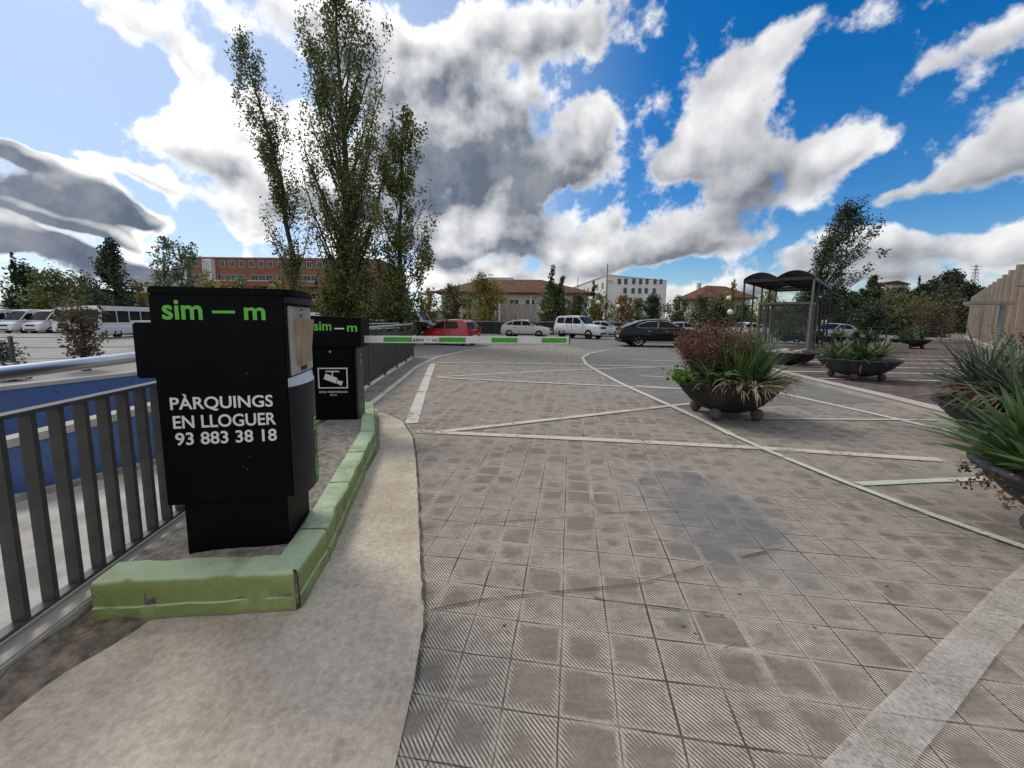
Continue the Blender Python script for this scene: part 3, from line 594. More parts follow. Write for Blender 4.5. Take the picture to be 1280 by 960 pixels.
def ring_at(i, gap):
    p = Vector(prm[i]); d1 = (p-Vector(prm[i-1])).normalized() if i else (Vector(prm[1])-p).normalized(); d2 = (Vector(prm[i+1])-p).normalized() if i < len(prm)-1 else d1
    nv = Vector((-(d1+d2).y, (d1+d2).x)).normalized(); nv = nv/max(.4, nv.dot(Vector((-d1.y, d1.x)))); dd = d2 if gap > 0 else d1; out = []
    for o, h in prof:
        q = Vector((p.x+nv.x*o+dd.x*gap, p.y+nv.y*o+dd.y*gap, h)); q += Vector(mnoise.noise_vector(q*7))*.007 + Vector(mnoise.noise_vector(q*24))*.0045
        out.append((q.x+1.6, q.y-1.8, max(0, q.z)))
    return out
js = sorted(joint_at)
for a, b in zip(js[:-1], js[1:]):
    g0 = .016 if a == 28 else .009; g1 = .016 if b == 28 else .009
    rings = [ring_at(a, g0)] + [ring_at(q, 0.) for q in range(a+1, b)] + [ring_at(b, -g1)]; n = len(prof); mb = MB()
    mb.add(sum(rings, []), [(q*n+k, (q+1)*n+k, (q+1)*n+(k+1) % n, q*n+(k+1) % n) for q in range(len(rings)-1) for k in range(n)] + [tuple(range(n)), tuple((len(rings)-1)*n+k for k in range(n-1, -1, -1))])
    mb.build('kerb_stone', M['kerbgreen'], kb, smooth=50)
# dark mortar core showing in the joints
core = [(x+1.6, y-1.8) for x, y in (lerp(KP[0], KP[1], .05), KP[1], KP[2], KP[3], KP[4])]
sweep('mortar_core', core, [(.014, 0), (.014, .185), (.045, .207), (.15, .207), (.15, 0)], M['dirt'], kb, step=.1, jit=.003)
ins = [(-2.13, 1.90), (-1.24, 1.99), (-1.29, 2.32), (-1.74, 4.45), (-2.30, 6.0)]
isl = [(RL(1.9)+.11, 1.9)] + ins + [(RL(6.1)+.11, 6.1)]
# lumpy concrete fill of the island
mb = MB(); nx, ny = 40, 130; vs = []
def xr(y):
    pts = [(-1.24, 1.99), (-1.29, 2.32), (-1.74, 4.45), (-2.30, 6.0)]
    for (x0, y0), (x1, y1) in zip(pts[:-1], pts[1:]):
        if y0 <= y <= y1: return x0+(x1-x0)*(y-y0)/(y1-y0)
    return -1.24 if y < 2 else -2.3
for j in range(ny):
    y0 = 1.915+(6.0-1.915)*j/(ny-1)
    for i in range(nx):
        u = i/(nx-1); yy = y0 + (.10*u if j < 6 else 0)*(1-j/6 if j < 6 else 0); x = RL(yy)+.11+(xr(max(yy, 1.99))-RL(yy)-.11+.03)*u
        z = .205 + .010*mnoise.noise(Vector((x*5, yy*5, 0)))+.005*mnoise.noise(Vector((x*21, yy*21, 4))) - .09*max(0, 1-u/.30)
        vs.append((x, yy, z))
mb.add(vs, [(j*nx+i, j*nx+i+1, (j+1)*nx+i+1, (j+1)*nx+i) for j in range(ny-1) for i in range(nx-1)])
b0 = [vs[i] for i in range(nx)]; mb.add(b0+[(x, y, 0) for x, y, z in b0], [(i, nx+i, nx+i+1, i+1) for i in range(nx-1)])
tag(mb.build('island_concrete', M['island'], smooth=60), kind='structure')

# ------------------------------------------------------------------ railing of the ramp
def P3(y, z, off=0.): return (RL(y)+off, y, z)
rail = thing('ramp_railing', 'grey steel railing of flat upright bars with a round steel handrail beside the black machines', 'railing', (RL(2), 2, 0))
def loc(p): return (p[0]-RL(2), p[1]-2, p[2])
mb = MB(); mb.beam(loc(P3(-1, 1.095)), loc(P3(6.75, 1.095)), .07, .02); mb.build('top_rail', M['railgrey'], rail, bevel=.003)
mb = MB(); mb.beam(loc(P3(-1, .13)), loc(P3(6.75, .13)), .06, .02); mb.build('bottom_rail', M['railgrey'], rail, bevel=.003)
mb = MB(); mb.tube([loc(P3(-1, 1.285)), loc(P3(2, 1.285)), loc(P3(6.75, 1.285))], .033, 16); mb.build('handrail', M['steel'], rail, smooth=60)
bm_ = MB(); bm_.box((0, 0, 0), (.062, .024, .945)); barme = bm_.mesh('bar', M['railgrey'], bevel=.003)
y = .2
while y < 6.7:
    o = link('bar', barme, rail, loc(P3(y, .6125)), (0, 0, R_(8.5))); y += .1305
for y in (.75, 3.2, 5.0, 6.7):
    mb = MB(); mb.beam(loc(P3(y, 1.105)), loc(P3(y, 1.26)), .014); mb.build('handrail_stem', M['railgrey'], rail)
# solid sheet panel fence further along
fa, fb = Vector((-3.22, 8.0, 0)), Vector((-3.95, 15.25, 0)); fl = (fb-fa).length
fence = thing('ramp_fence', 'dark grey sheet metal fence panels along the ramp behind the barrier', 'fence', fa, math.atan2(fb.y-fa.y, fb.x-fa.x))
fence_n = 5
for i in range(fence_n):
    x0 = -.9+(fl+.9)*i/fence_n; x1 = -.9+(fl+.9)*(i+1)/fence_n
    mb = MB(); mb.bb((x0+.03, -.012, .1), (x1-.03, .012, 1.08))
    for q in range(1, 9): xx = x0+.03+(x1-x0-.06)*q/9; mb.bb((xx-.012, -.022, .11), (xx+.012, -.0125, 1.07))
    mb.build('fence_panel', M['railgrey'], fence)
    mb = MB(); mb.bb((x1-.025, -.03, 0), (x1+.025, .03, 1.3)); mb.build('post', M['railgrey'], fence)
mb = MB(); mb.tube([(-.9, 0, 1.32), (fl, 0, 1.32)], .03, 12); mb.build('handrail', M['steel'], fence, smooth=60)
fr2 = thing('ramp_railing', 'low tubular steel railing on the far side of the ramp behind the barrier', 'railing', (-6.2, 9, 0))
for z in (1.32, 1.12): mb = MB(); mb.tube([(0, 0, z), (1.2, 8., z)], .025, 8); mb.build('rail_tube', M['steel'], fr2, smooth=60)
for k in range(5): mb = MB(); mb.bb((.3*k-.02, 2*k-.02, -.8), (.3*k+.02, 2*k+.02, 1.3)); mb.build('post', M['railgrey'], fr2)
mb = MB(); mb.add([(0, 0, .0), (1.2, 8, .0), (1.2, 8, 1.0), (0, 0, 1.0), (-.03, 0, .0), (1.17, 8, .0), (1.17, 8, 1.0), (-.03, 0, 1.)], [(0, 1, 2, 3), (7, 6, 5, 4), (3, 2, 6, 7), (0, 4, 5, 1)]); mb.build('infill_panel', M['railgrey'], fr2)

# ------------------------------------------------------------------ first machine (ticket terminal)
A1 = R_(12.3)
tm = thing('ticket_machine', 'tall black parking ticket machine with white phone number lettering nearest the camera', 'machine', (-1.825, 2.039, .20), A1)
W0 = .523
mb = MB(); mb.bb((0, .004, 0), (W0, .40, .30)); mb.build('plinth', M['black'], tm, bevel=.004)
BZ = lambda z: z-.20
# plan of the body: flat front, right flank swelling into a rounded column
def flank(bulge, x0=.565, y1=.50, n=14):
    return [(x0 + bulge*math.sin(math.pi*(i/n))**.75, .0 + y1*i/n) for i in range(n+1)]
body_plan = [(-.078, 0.0)] + [(.562, 0.0)] + [(.562, .05)] + [(.562, .50)] + [(-.078, .50)]
mb = MB(); mb.prism(body_plan, BZ(.50), BZ(1.66)); mb.build('body', M['black'], tm, bevel=.006)
cap_plan = [(-.080, -.002)] + [(.566, -.002)] + flank(.052, .568, .50)[1:-1] + [(.566, .502), (-.080, .502)]
mb = MB(); mb.prism(cap_plan, BZ(1.6605), BZ(1.703)); 
mb.build('top_cap', M['black'], tm, bevel=.008)
cap2 = [(.5635, .0)] + flank(.052, .5635, .50)[1:-1] + [(.5635, .50)]
mb = MB(); mb.prism(cap2, BZ(1.625), BZ(1.66)); mb.build('brow', M['black2'], tm)
# column under the faceplate: bottom cut on a slant
col = flank(.058, .5635, .46)
mb = MB(); nn_ = len(col); vs = [(x, y, BZ(.475 + .0*y)) for x, y in col] + [(x, y, BZ(1.150)) for x, y in col] 
mb.add(vs, [tuple(range(nn_-1, -1, -1)), tuple(range(nn_, 2*nn_))] + [(i, (i+1) % nn_, nn_+(i+1) % nn_, nn_+i) for i in range(nn_)])
mb.build('column', M['black2'], tm, smooth=40)
mb = MB(); vs = [(x, y, BZ(1.1505)) for x, y in col] + [(.5635+(x-.5635)*.25, y, BZ(1.20)) for x, y in col]
mb.add(vs, [tuple(range(nn_-1, -1, -1)), tuple(range(nn_, 2*nn_))] + [(i, (i+1) % nn_, nn_+(i+1) % nn_, nn_+i) for i in range(nn_)])
mb.build('chin', M['chin'], tm, smooth=40)
fp = MB(); fp.bb((.5625, .045, BZ(1.205)), (.5745, .455, BZ(1.615))); fpo = fp.build('faceplate', M['beige'], tm, bevel=.012)
mb = MB(); mb.lathe([(0, 0), (.022, 0), (.024, .004), (.018, .010), (0, .010)], 18, axis='X', c=(.5745, .25, BZ(1.575))); mb.build('button', M['steel'], fpo, smooth=40)
mb = MB(); mb.bb((.5745, .20, BZ(1.22)), (.577, .32, BZ(1.245))); mb.build('ticket_slot', M['plastic'], fpo)
# tan rain hood: front cheek, back cheek and a top, tapering downwards
hood = MB()
def plate(a, b, c, d, th=.006):
    nrm = (Vector(b)-Vector(a)).cross(Vector(d)-Vector(a)).normalized()*th
    v = [Vector(p) for p in (a, b, c, d)]; vv = v+[p+nrm for p in v]
    hood.add(vv, [(3, 2, 1, 0), (4, 5, 6, 7), (0, 1, 5, 4), (1, 2, 6, 5), (2, 3, 7, 6), (3, 0, 4, 7)])
zt, zb_ = BZ(1.535), BZ(1.265)
plate((.575, .14, zb_), (.59, .14, zb_), (.620, .12, zt), (.575, .12, zt)); plate((.575, .34, zb_), (.59, .34, zb_), (.620, .35, zt), (.575, .35, zt)); plate((.590, .147, zb_), (.590, .339, zb_), (.616, .349, zt), (.616, .127, zt))
hood.build('rain_hood', M['hood'], tm, recalc=False)
# side box on the left
mb = MB(); mb.bb((-.175, .02, BZ(1.215)), (-.0785, .38, BZ(1.512))); mb.build('side_box', M['black'], tm, bevel=.008)
mb = MB(); mb.bb((-.177, .018, BZ(1.5125)), (-.0785, .382, BZ(1.522))); mb.build('side_box_lid', M['chin'], tm, bevel=.002)
for (x, z) in ((.36, 1.235), (.31, .70), (.345, .76), (.33, .985-.3)):
    mb = MB(); mb.lathe([(0, 0), (.004, 0), (.004, .002), (0, .003)], 10, axis='Y', c=(x, -.0035, BZ(z))); mb.build('screw', M['railgrey'], tm)
XH, ZH = (1, 0, 0), (0, 0, 1); yf = -.0012
lettering('sim', .185, .105, M['green_txt'], tm, XH, ZH, (-.018, yf, BZ(1.528)), .022)
mb = MB(); mb.bb((.212, yf, BZ(1.565)), (.322, yf-.001, BZ(1.580))); mb.build('lettering_dash', M['green_txt'], tm)
lettering('m', .105, .068, M['green_txt'], tm, XH, ZH, (.365, yf, BZ(1.531)), .022)
lettering('PÀRQUINGS', .500, .098, M['white_txt'], tm, XH, ZH, (-.020, yf, BZ(1.030)), .016)
lettering('EN LLOGUER', .505, .072, M['white_txt'], tm, XH, ZH, (-.014, yf, BZ(.937)), .016)
lettering('93 883 38 18', .500, .072, M['white_txt'], tm, XH, ZH, (-.010, yf, BZ(.842)), .016)
sx = .6228
lettering('sim', .145, .070, M['green_txt'], tm, (0, 0, 1), (0, -1, 0), (sx, .275, BZ(.52)), .02)
mb = MB(); mb.bb((sx, .245, BZ(.70)), (sx+.001, .255, BZ(.79))); mb.build('lettering_dash', M['green_txt'], tm)
lettering('m', .085, .050, M['green_txt'], tm, (0, 0, 1), (0, -1, 0), (sx, .275, BZ(.83)), .02)

# ------------------------------------------------------------------ barrier cabinet and boom
A2 = R_(6.)
bc = thing('barrier_cabinet', 'shorter black barrier cabinet with a white camera warning sign, behind the ticket machine', 'machine', (-2.615, 4.916, .205), A2)
mb = MB(); mb.bb((-.02, 0, 0), (.565, .36, .96)); mb.build('body', M['black'], bc, bevel=.005)
mb = MB(); mb.bb((-.0, -.012, .035), (.535, -.001, .93)); dr = mb.build('door', M['black'], bc, bevel=.004)
mb = MB(); mb.lathe([(0, 0), (.014, 0), (.014, .006), (0, .008)], 14, axis='Y', c=(.27, -.0205, .905)); mb.build('lock', M['steel'], dr)
mb = MB(); mb.bb((.5655, .03, .01), (.595, .30, .97)); mb.build('side_strip', M['railgrey'], bc, bevel=.004)
mb = MB(); mb.add([(-.045, -.045, .965), (.66, -.045, .965), (.66, .38, .965), (-.045, .38, .965), (-.06, -.045, 1.365), (.675, -.045, 1.345), (.675, .38, 1.345), (-.06, .38, 1.365)], [(3, 2, 1, 0), (4, 5, 6, 7), (0, 1, 5, 4), (1, 2, 6, 5), (2, 3, 7, 6), (3, 0, 4, 7)])
mb.build('head', M['black'], bc, bevel=.008)
yh = -.0465
lettering('sim', .212, .115, M['green_txt'], bc, XH, ZH, (.098, yh, 1.175), .02)
mb = MB(); mb.bb((.345, yh, 1.195), (.465, yh-.001, 1.211)); mb.build('lettering_dash', M['white_txt'], bc)
lettering('m', .125, .078, M['green_txt'], bc, XH, ZH, (.50, yh, 1.165), .02)
yd = -.0135
fm = MB(); x0, x1, z0, z1 = .105, .475, .425, .695; q = .014
fm.bb((x0, yd, z0), (x1, yd-.001, z0+q)); fm.bb((x0, yd, z1-q), (x1, yd-.001, z1)); fm.bb((x0, yd, z0+q), (x0+q, yd-.001, z1-q)); fm.bb((x1-q, yd, z0+q), (x1, yd-.001, z1-q))
fm.bb((.20, yd, .64), (.37, yd-.001, .655)); fm.bb((.278, yd, .57), (.292, yd-.001, .64))
rot = Matrix.Rotation(R_(22), 3, 'Y'); fm.box((.262, yd-.002, .555), (.16, .002, .075), rot); fm.box((.362, yd-.002, .505), (.045, .002, .05), rot); fm.box((.395, yd-.002, .492), (.02, .002, .062), rot)
fm.build('camera_sign', M['white_txt'], bc)
lettering('ZONA VIDEOVIGILADA', .36, .026, M['white_txt'], bc, XH, ZH, (.11, yd, .365), .01); lettering('24 H.', .09, .024, M['white_txt'], bc, XH, ZH, (.245, yd, .325), .01)
lettering('sim - m', .22, .045, M['green_txt'], bc, (0, 0, 1), (0, -1, 0), (.5965, .19, .12), .015); lettering('sim - m', .14, .03, M['white_txt'], bc, (0, 0, 1), (0, -1, 0), (.5965, .18, .72), .015)
Yb = 5.12
b0, b1 = gy(452, 424.0, Yb), gy(711, 425.5, Yb)
boom = thing('barrier_boom', 'white barrier boom with green bands reaching across the entrance', 'barrier', b0)
L = (b1-b0).length; tilt = math.atan2(b1.z-b0.z, b1.x-b0.x); boom.rotation_euler = (0, -tilt, 0); hb = .047
mb = MB(); mb.bb((0, -.02, -hb), (L, .02, hb)); arm = mb.build('arm', M['armwhite'], boom, bevel=.004)
mb = MB(); mb.bb((L+.001, -.022, -hb-.002), (L+.014, .022, hb+.002)); mb.build('end_cap', M['railgrey'], boom)
def bx(px): return (px-452)/(711-452)*L
for a, b in ((480, 515.5), (549, 582.5), (614.5, 647), (677, 708)):
    mb = MB(); mb.bb((bx(a), -.0222, -.030), (bx(b), -.0204, .030)); mb.build('green_band', M['green_stripe'], boom)
lettering('sim', bx(530)-bx(516.5), .05, M['green_dk'], boom, XH, ZH, (bx(516.5), -.0206, -.027), .02)
mb = MB(); mb.bb((bx(532.5), -.0206, -.004), (bx(539), -.0216, .002)); mb.build('lettering_dash', M['railgrey'], boom)
lettering('m', bx(547.5)-bx(541), .032, M['green_dk'], boom, XH, ZH, (bx(541), -.0206, -.026), .02)

# ------------------------------------------------------------------ foliage
def np_mesh(name, verts, nv, mat, tone=None, smooth=False):
    """many separate little faces of nv corners each"""
    verts = np.ascontiguousarray(verts, dtype=np.float32).reshape(-1, 3); n = len(verts)//nv
    me = bpy.data.meshes.new(name); me.vertices.add(len(verts)); me.vertices.foreach_set('co', verts.ravel())
    me.loops.add(n*nv); me.loops.foreach_set('vertex_index', np.arange(n*nv, dtype=np.int32))
    me.polygons.add(n); me.polygons.foreach_set('loop_start', np.arange(0, n*nv, nv, dtype=np.int32))
    me.update(calc_edges=True)
    if tone is not None:
        a = me.attributes.new('tone', 'FLOAT', 'FACE'); a.data.foreach_set('value', np.clip(tone, 0, 1).astype(np.float32))
    me.materials.append(mat); return me
def leaves(cent, size, rng, tone, aspect=.55, updir=None):
    n = len(cent); a = rng.normal(size=(n, 3)); 
    if updir is not None: a = a*.55 + np.array(updir)
    a /= np.linalg.norm(a, axis=1, keepdims=True); b = np.cross(a, rng.normal(size=(n, 3))); b /= np.linalg.norm(b, axis=1, keepdims=True)
    s = size*rng.uniform(.6, 1.35, (n, 1)); a = a*s*.5; b = b*s*.5*aspect
    return np.stack([cent-a, cent+b*1.0-a*.1, cent+a, cent-b*1.0-a*.1], 1)
def tree(name, label, cat, base, H, R, prof, mat, n=2500, leaf=.25, crown0=.2, limbs=40, rise=1.2, trunk=.12, wind=(0, 0, 0), curve=(0, 0), seed=1, group=None, clump=.35, zst=1.2, lean=(0, 0), updir=None, aspect=.55, sub=5, gap=0., bark='bark', limbw=.35):
    rng = np.random.default_rng(seed); r = thing(name, label, cat, base, 0, group)
    def tp(t): return np.array([lean[0]*t*H + curve[0]*t*t*H, lean[1]*t*H + curve[1]*t*t*H, t*H])
    mb = MB(); K = 9
    mb.tube([tp(.97*i/K) + (rng.normal(size=3)*trunk*.25*(i > 0)) for i in range(K+1)], [trunk*(1-.88*i/K)*(1.35 if i == 0 else 1) for i in range(K+1)], 8)
    cents = []; tones = []; cid = []
    for i in range(limbs):
        u = (i+rng.random())/limbs; t = crown0+(1-crown0)*u; az = i*2.39996+rng.normal()*.35
        rr = R*prof(u)*rng.uniform(.55, 1.05)
        if rng.random() < gap: rr *= .45
        e = tp(t) + np.array([math.cos(az), math.sin(az), 0])*rr + np.array(wind)*rr
        s = tp(max(.08, t-rise*rr/H)); mid = (s+e)/2 + np.array([math.cos(az), math.sin(az), 0])*rr*.22 - np.array(wind)*rr*.2
        def q(x): return s*(1-x)**2 + mid*2*x*(1-x) + e*x*x
        lr = trunk*limbw*(1-.7*u)
        mb.tube([q(x) for x in (0, .35, .7, 1)], [lr, lr*.7, lr*.45, lr*.15], 5, cap=False)
        ct = rng.normal(.5, .22)
        for x in np.linspace(.30, 1.02, sub):
            c = q(x)+rng.normal(size=3)*clump*.45*R*.5; cents.append(c); tones.append(ct+rng.normal()*.12)
    cents = np.array(cents); tones = np.array(tones); w_ = rng.uniform(.3, 1.7, len(cents))*np.repeat(rng.lognormal(0, .55, limbs), sub); w_ /= w_.sum()
    idx = rng.choice(len(cents), n, p=w_)
    sp = clump*R*np.array([.42, .42, .42*zst])
    bl = rng.normal(size=(n, 3)); bl /= np.linalg.norm(bl, axis=1, keepdims=True); bl *= rng.random((n, 1))**.45*1.9*rng.uniform(.6, 1.15, (len(cents), 1))[idx]
    pts = cents[idx] + bl*sp + np.array(wind)*rng.normal(size=(n, 1))*clump*R*.25
    pts[:, 2] = np.maximum(pts[:, 2], .08)
    v = leaves(pts, leaf, rng, None, aspect, updir)
    mb.build('trunk', M[bark], r, smooth=50, recalc=False)
    link('crown', np_mesh('crown', v, 4, mat, tones[idx]+rng.normal(size=n)*.17), r)
    return r
p_round = lambda u: math.sin(math.pi*min(1, .12+.86*u))**.6
p_cone = lambda u: max(.06, (1-u)**.85)
p_poplar = lambda u: max(.10, min(1, .42+1.6*u)*(1-u)**.5*1.25)
p_col = lambda u: max(.12, min(1, 3*u+.35)*(1-u**2.2)**.6)
p_shrub = lambda u: max(.2, (1-u**2)**.5)
def X_(px, Y): return gy(px, 399, Y).x
def Z_(px, py, Y): return gy(px, py, Y).z

# poplars beyond the ramp
def ptree(name, label, cat, px, Y, top, wpx, prof, mat, base=LOT, **kw):
    """top: picture row of the tip; wpx: crown width in the picture; turned into metres at the depth Y"""
    z1 = Z_(px, top, Y); x = X_(px, Y); R = wpx/2/F*Y*(1 if abs(x) < Y else .9)
    return tree(name, label, cat, (x, Y, base), z1-base, R, prof, mat, **kw)
ptree('poplar_tree', 'tallest thick poplar with several upright limbs, straight behind the barrier cabinet', 'tree', 438, 24, -25, 140, lambda u: max(.22, min(1, .22+1.15*u)*(1-u**6)**.8), LEAF['poplar'], n=36000, leaf=.165, crown0=.12, limbs=84, rise=2.6, trunk=.34, seed=11, clump=.19, zst=2.2, sub=8, group=None, gap=.2, limbw=.36)
ptree('poplar_tree', 'slim sparse poplar bending leftwards to its tip, left of the thick poplar', 'tree', 372, 26, 50, 84, lambda u: max(.1, min(1, .5+.9*u)*(1-u**3)**.6*(.82+.3*math.sin(u*9))), LEAF['poplar'], n=11500, leaf=.165, crown0=.13, limbs=46, rise=2.6, trunk=.22, seed=12, clump=.26, zst=2.1, sub=6, gap=.3, curve=(-.17, 0), lean=(.03, 0), limbw=.28)
ptree('poplar_tree', 'loose spreading poplar on the right of the thick poplar, above the grey fence', 'tree', 500, 23, 138, 100, lambda u: max(.12, min(1, .55+1.0*u)*(1-u**2.4)**.6), LEAF['poplar'], n=14000, leaf=.17, crown0=.12, limbs=44, rise=2.0, trunk=.20, seed=13, clump=.25, zst=1.7, sub=6, gap=.25, curve=(.03, 0))
sh_ = [(418, 22.5, 340, 54, 'leafy shoots growing round the foot of the thick poplar', 14, 'shrub'), (457, 22.2, 345, 62, 'leafy shrub between the thick poplar and the loose poplar, above the cabinet', 15, 'shrub'), (492, 21.5, 340, 64, 'dense dark green shrub at the foot of the loose poplar beside the fence', 16, 'green'),
       (416, 21.6, 358, 36, 'dark leafy bush standing right behind the barrier cabinet', 26, 'green')]
for px, Y, top, wp, lab, sd, mt in sh_:
    ptree('shrub', lab, 'shrub', px, Y, top, wp, p_shrub, LEAF[mt], n=3600, leaf=.17, crown0=.06, limbs=42, rise=.9, trunk=.06, seed=sd, clump=.42, group='shrubs under the poplars')
# trees behind the parked vans
ptree('evergreen_tree', 'dark evergreen with a thin spire on its top, leftmost behind the vans', 'tree', 36, 52, 332, 66, p_col, LEAF['dark'], n=4500, leaf=.42, crown0=.05, limbs=60, rise=.8, trunk=.22, seed=21, clump=.34, gap=.25)
ptree('cypress_tree', 'thin dark cypress spire rising out of the leftmost evergreen', 'tree', 25, 51.5, 316, 9, p_col, LEAF['dark'], n=700, leaf=.35, crown0=.3, limbs=20, rise=2, trunk=.12, seed=22, clump=.4, zst=2)
ptree('broadleaf_tree', 'bright yellow green tree behind the white vans beside the leftmost evergreen', 'tree', 72, 49.5, 336, 66, p_round, LEAF['shrub'], n=3000, leaf=.42, crown0=.15, limbs=40, rise=.8, trunk=.2, seed=23, clump=.36, gap=.3)
ptree('broadleaf_tree', 'bare looking brownish tree between the yellow green tree and the dark cone tree', 'tree', 108, 54, 344, 56, p_round, LEAF['brown'], n=2600, leaf=.38, crown0=.15, limbs=40, rise=1., trunk=.2, seed=24, clump=.36, gap=.3)
ptree('evergreen_tree', 'dark cone shaped evergreen tree behind the white bus', 'tree', 147, 45, 303, 72, lambda u: max(.05, min(1, .75+.8*u)*(1-u)**.62*1.12), LEAF['dark'], n=6500, leaf=.34, crown0=.06, limbs=75, rise=.5, trunk=.24, seed=25, clump=.26, gap=.2)
ptree('broadleaf_tree', 'small yellowing tree right of the dark cone evergreen beside the machine', 'tree', 180, 50, 352, 34, p_round, LEAF['yellow'], n=1300, leaf=.4, crown0=.1, limbs=25, trunk=.12, seed=27, clump=.4)
ptree('windblown_tree', 'pale loose tree bent by the wind just above the ticket machine', 'tree', 205, 30, 300, 50, lambda u: max(.2, min(1, .7+u)*(1-u**4)**.7), LEAF['silver'], n=2800, leaf=.22, crown0=.25, limbs=30, rise=1.6, trunk=.10, seed=28, clump=.32, wind=(.75, 0, .35), gap=.35, curve=(.10, 0), zst=1.1)
ptree('windblown_tree', 'fuller windblown tree leaning right beside the brick apartment block', 'tree', 226, 31, 306, 44, lambda u: max(.2, min(1, .7+u)*(1-u**4)**.7), LEAF['silver'], n=2800, leaf=.22, crown0=.12, limbs=30, rise=1.5, trunk=.10, seed=29, clump=.34, wind=(.8, 0, .2), gap=.2, curve=(.10, 0))
for px, top, wp, lab, mt, sd in ((262, 345, 50, 'yellow street tree before the left end of the brick block', 'yellow', 31), (305, 350, 44, 'low yellow green tree in front of the middle of the brick block', 'shrub', 32), (350, 352, 40, 'low yellow tree in front of the brick block near the slim poplar', 'yellow', 33)):
    ptree('street_tree', lab, 'tree', px, 58, top, wp, p_round, LEAF[mt], n=1500, leaf=.45, crown0=.15, limbs=26, trunk=.12, seed=sd, clump=.4, group='street trees before the brick block')
# trees of the middle distance
mid = [('broadleaf_tree', 'reddish brown tree at the left end of the tiled roof building', 536, 58, 362, 34, p_round, 'orange', 1500, .36), ('broadleaf_tree', 'brownish green tree against the left wall of the tiled roof building', 566, 50, 358, 42, p_round, 'olive', 2200, .32),
       ('broadleaf_tree', 'large yellow green tree in front of the tiled roof building', 606, 46, 348, 66, p_round, 'yellow', 4200, .30), ('broadleaf_tree', 'dark loose green tree behind the white car and right of the concrete wall', 690, 44, 358, 58, p_shrub, 'green', 3600, .28),
       ('broadleaf_tree', 'soft green tree above the white off road car', 722, 46, 368, 46, p_shrub, 'green', 2400, .28), ('broadleaf_tree', 'yellow green tree in front of the corner of the white block', 748, 47, 368, 36, p_round, 'yellow', 2000, .28),
       ('broadleaf_tree', 'orange brown autumn tree in front of the white block', 777, 50, 370, 34, p_round, 'orange', 1800, .28), ('broadleaf_tree', 'small green yellow tree beside the dark round bush', 795, 52, 374, 22, p_round, 'yellow', 900, .3),
       ('round_bush', 'dense dark round bush behind the black car', 815, 46, 371, 40, p_shrub, 'dark', 3200, .26), ('broadleaf_tree', 'thin yellow green tree right of the dark round bush', 848, 48, 372, 40, p_round, 'olive', 1700, .28),
       ('broadleaf_tree', 'grey green tree before the house with the brown roof', 876, 46, 372, 44, p_round, 'olive', 2400, .28), ('broadleaf_tree', 'bright yellow green tree under the eaves of the brown roofed house', 903, 50, 367, 34, p_round, 'yellow', 1700, .28),
       ('broadleaf_tree', 'dark grey green olive tree behind the dry reddish plant', 898, 40, 384, 56, p_shrub, 'dark', 3000, .24), ('broadleaf_tree', 'yellow green tree seen through the left half of the shelter', 960, 50, 368, 54, p_round, 'yellow', 2200, .3),
       ('broadleaf_tree', 'dark green tree seen through the right half of the shelter', 1005, 46, 364, 56, p_shrub, 'green', 3000, .28), ('broadleaf_tree', 'deep green tree behind the glass booth', 930, 44, 384, 44, p_shrub, 'green', 2200, .26)]
for i, (nm, lab, px, Y, top, wp, pf, mt, n_, lf) in enumerate(mid):
    ptree(nm, lab, 'bush' if nm == 'round_bush' else 'tree', px, Y, top, wp, pf, LEAF[mt], base=0, n=int(n_*1.7), leaf=lf*.88, crown0=.08, limbs=44, rise=.7, trunk=.13, seed=50+i, clump=.30, gap=.2, sub=7)
for i, (px, top, wp, lab) in enumerate(((684, 336, 15, 'tall wind bent shoot with a bare tip, left one above the dark loose tree'), (697, 346, 12, 'shorter wind bent shoot, right one above the dark loose tree'))):
    ptree('windblown_tree', lab, 'tree', px, 43.5, top, wp, lambda u: max(.3, (1-u)**.5), LEAF['dark'], base=0, n=700, leaf=.24, crown0=.35, limbs=22, rise=2.2, trunk=.09, seed=80+i, clump=.5, zst=2., curve=(.06, 0), wind=(.5, 0, .4))
ptree('cypress_tree', 'narrow dark cypress left of the corner of the white block', 'tree', 741, 60, 350, 9, p_col, LEAF['dark'], base=0, n=900, leaf=.3, crown0=.05, limbs=24, rise=2, trunk=.1, seed=84, clump=.45, zst=2)
ptree('poplar_tree', 'small thin yellow poplar standing before the brown roof', 'tree', 914, 52, 347, 9, p_col, LEAF['yellow'], base=0, n=700, leaf=.25, crown0=.1, limbs=22, rise=2, trunk=.08, seed=85, clump=.45, zst=2)
ptree('windblown_tree', 'tall dark tree swept strongly to the right by the wind, behind the shelter', 'tree', 1012, 34, 260, 68, lambda u: max(.2, min(1, .55+1.2*u)*(1-u**3)**.6), LEAF['dark'], base=0, n=12500, leaf=.24, crown0=.22, limbs=66, rise=1.8, trunk=.16, seed=86, clump=.28, wind=(.85, 0, .65), curve=(.20, 0), zst=1.2, gap=.2, aspect=.4)

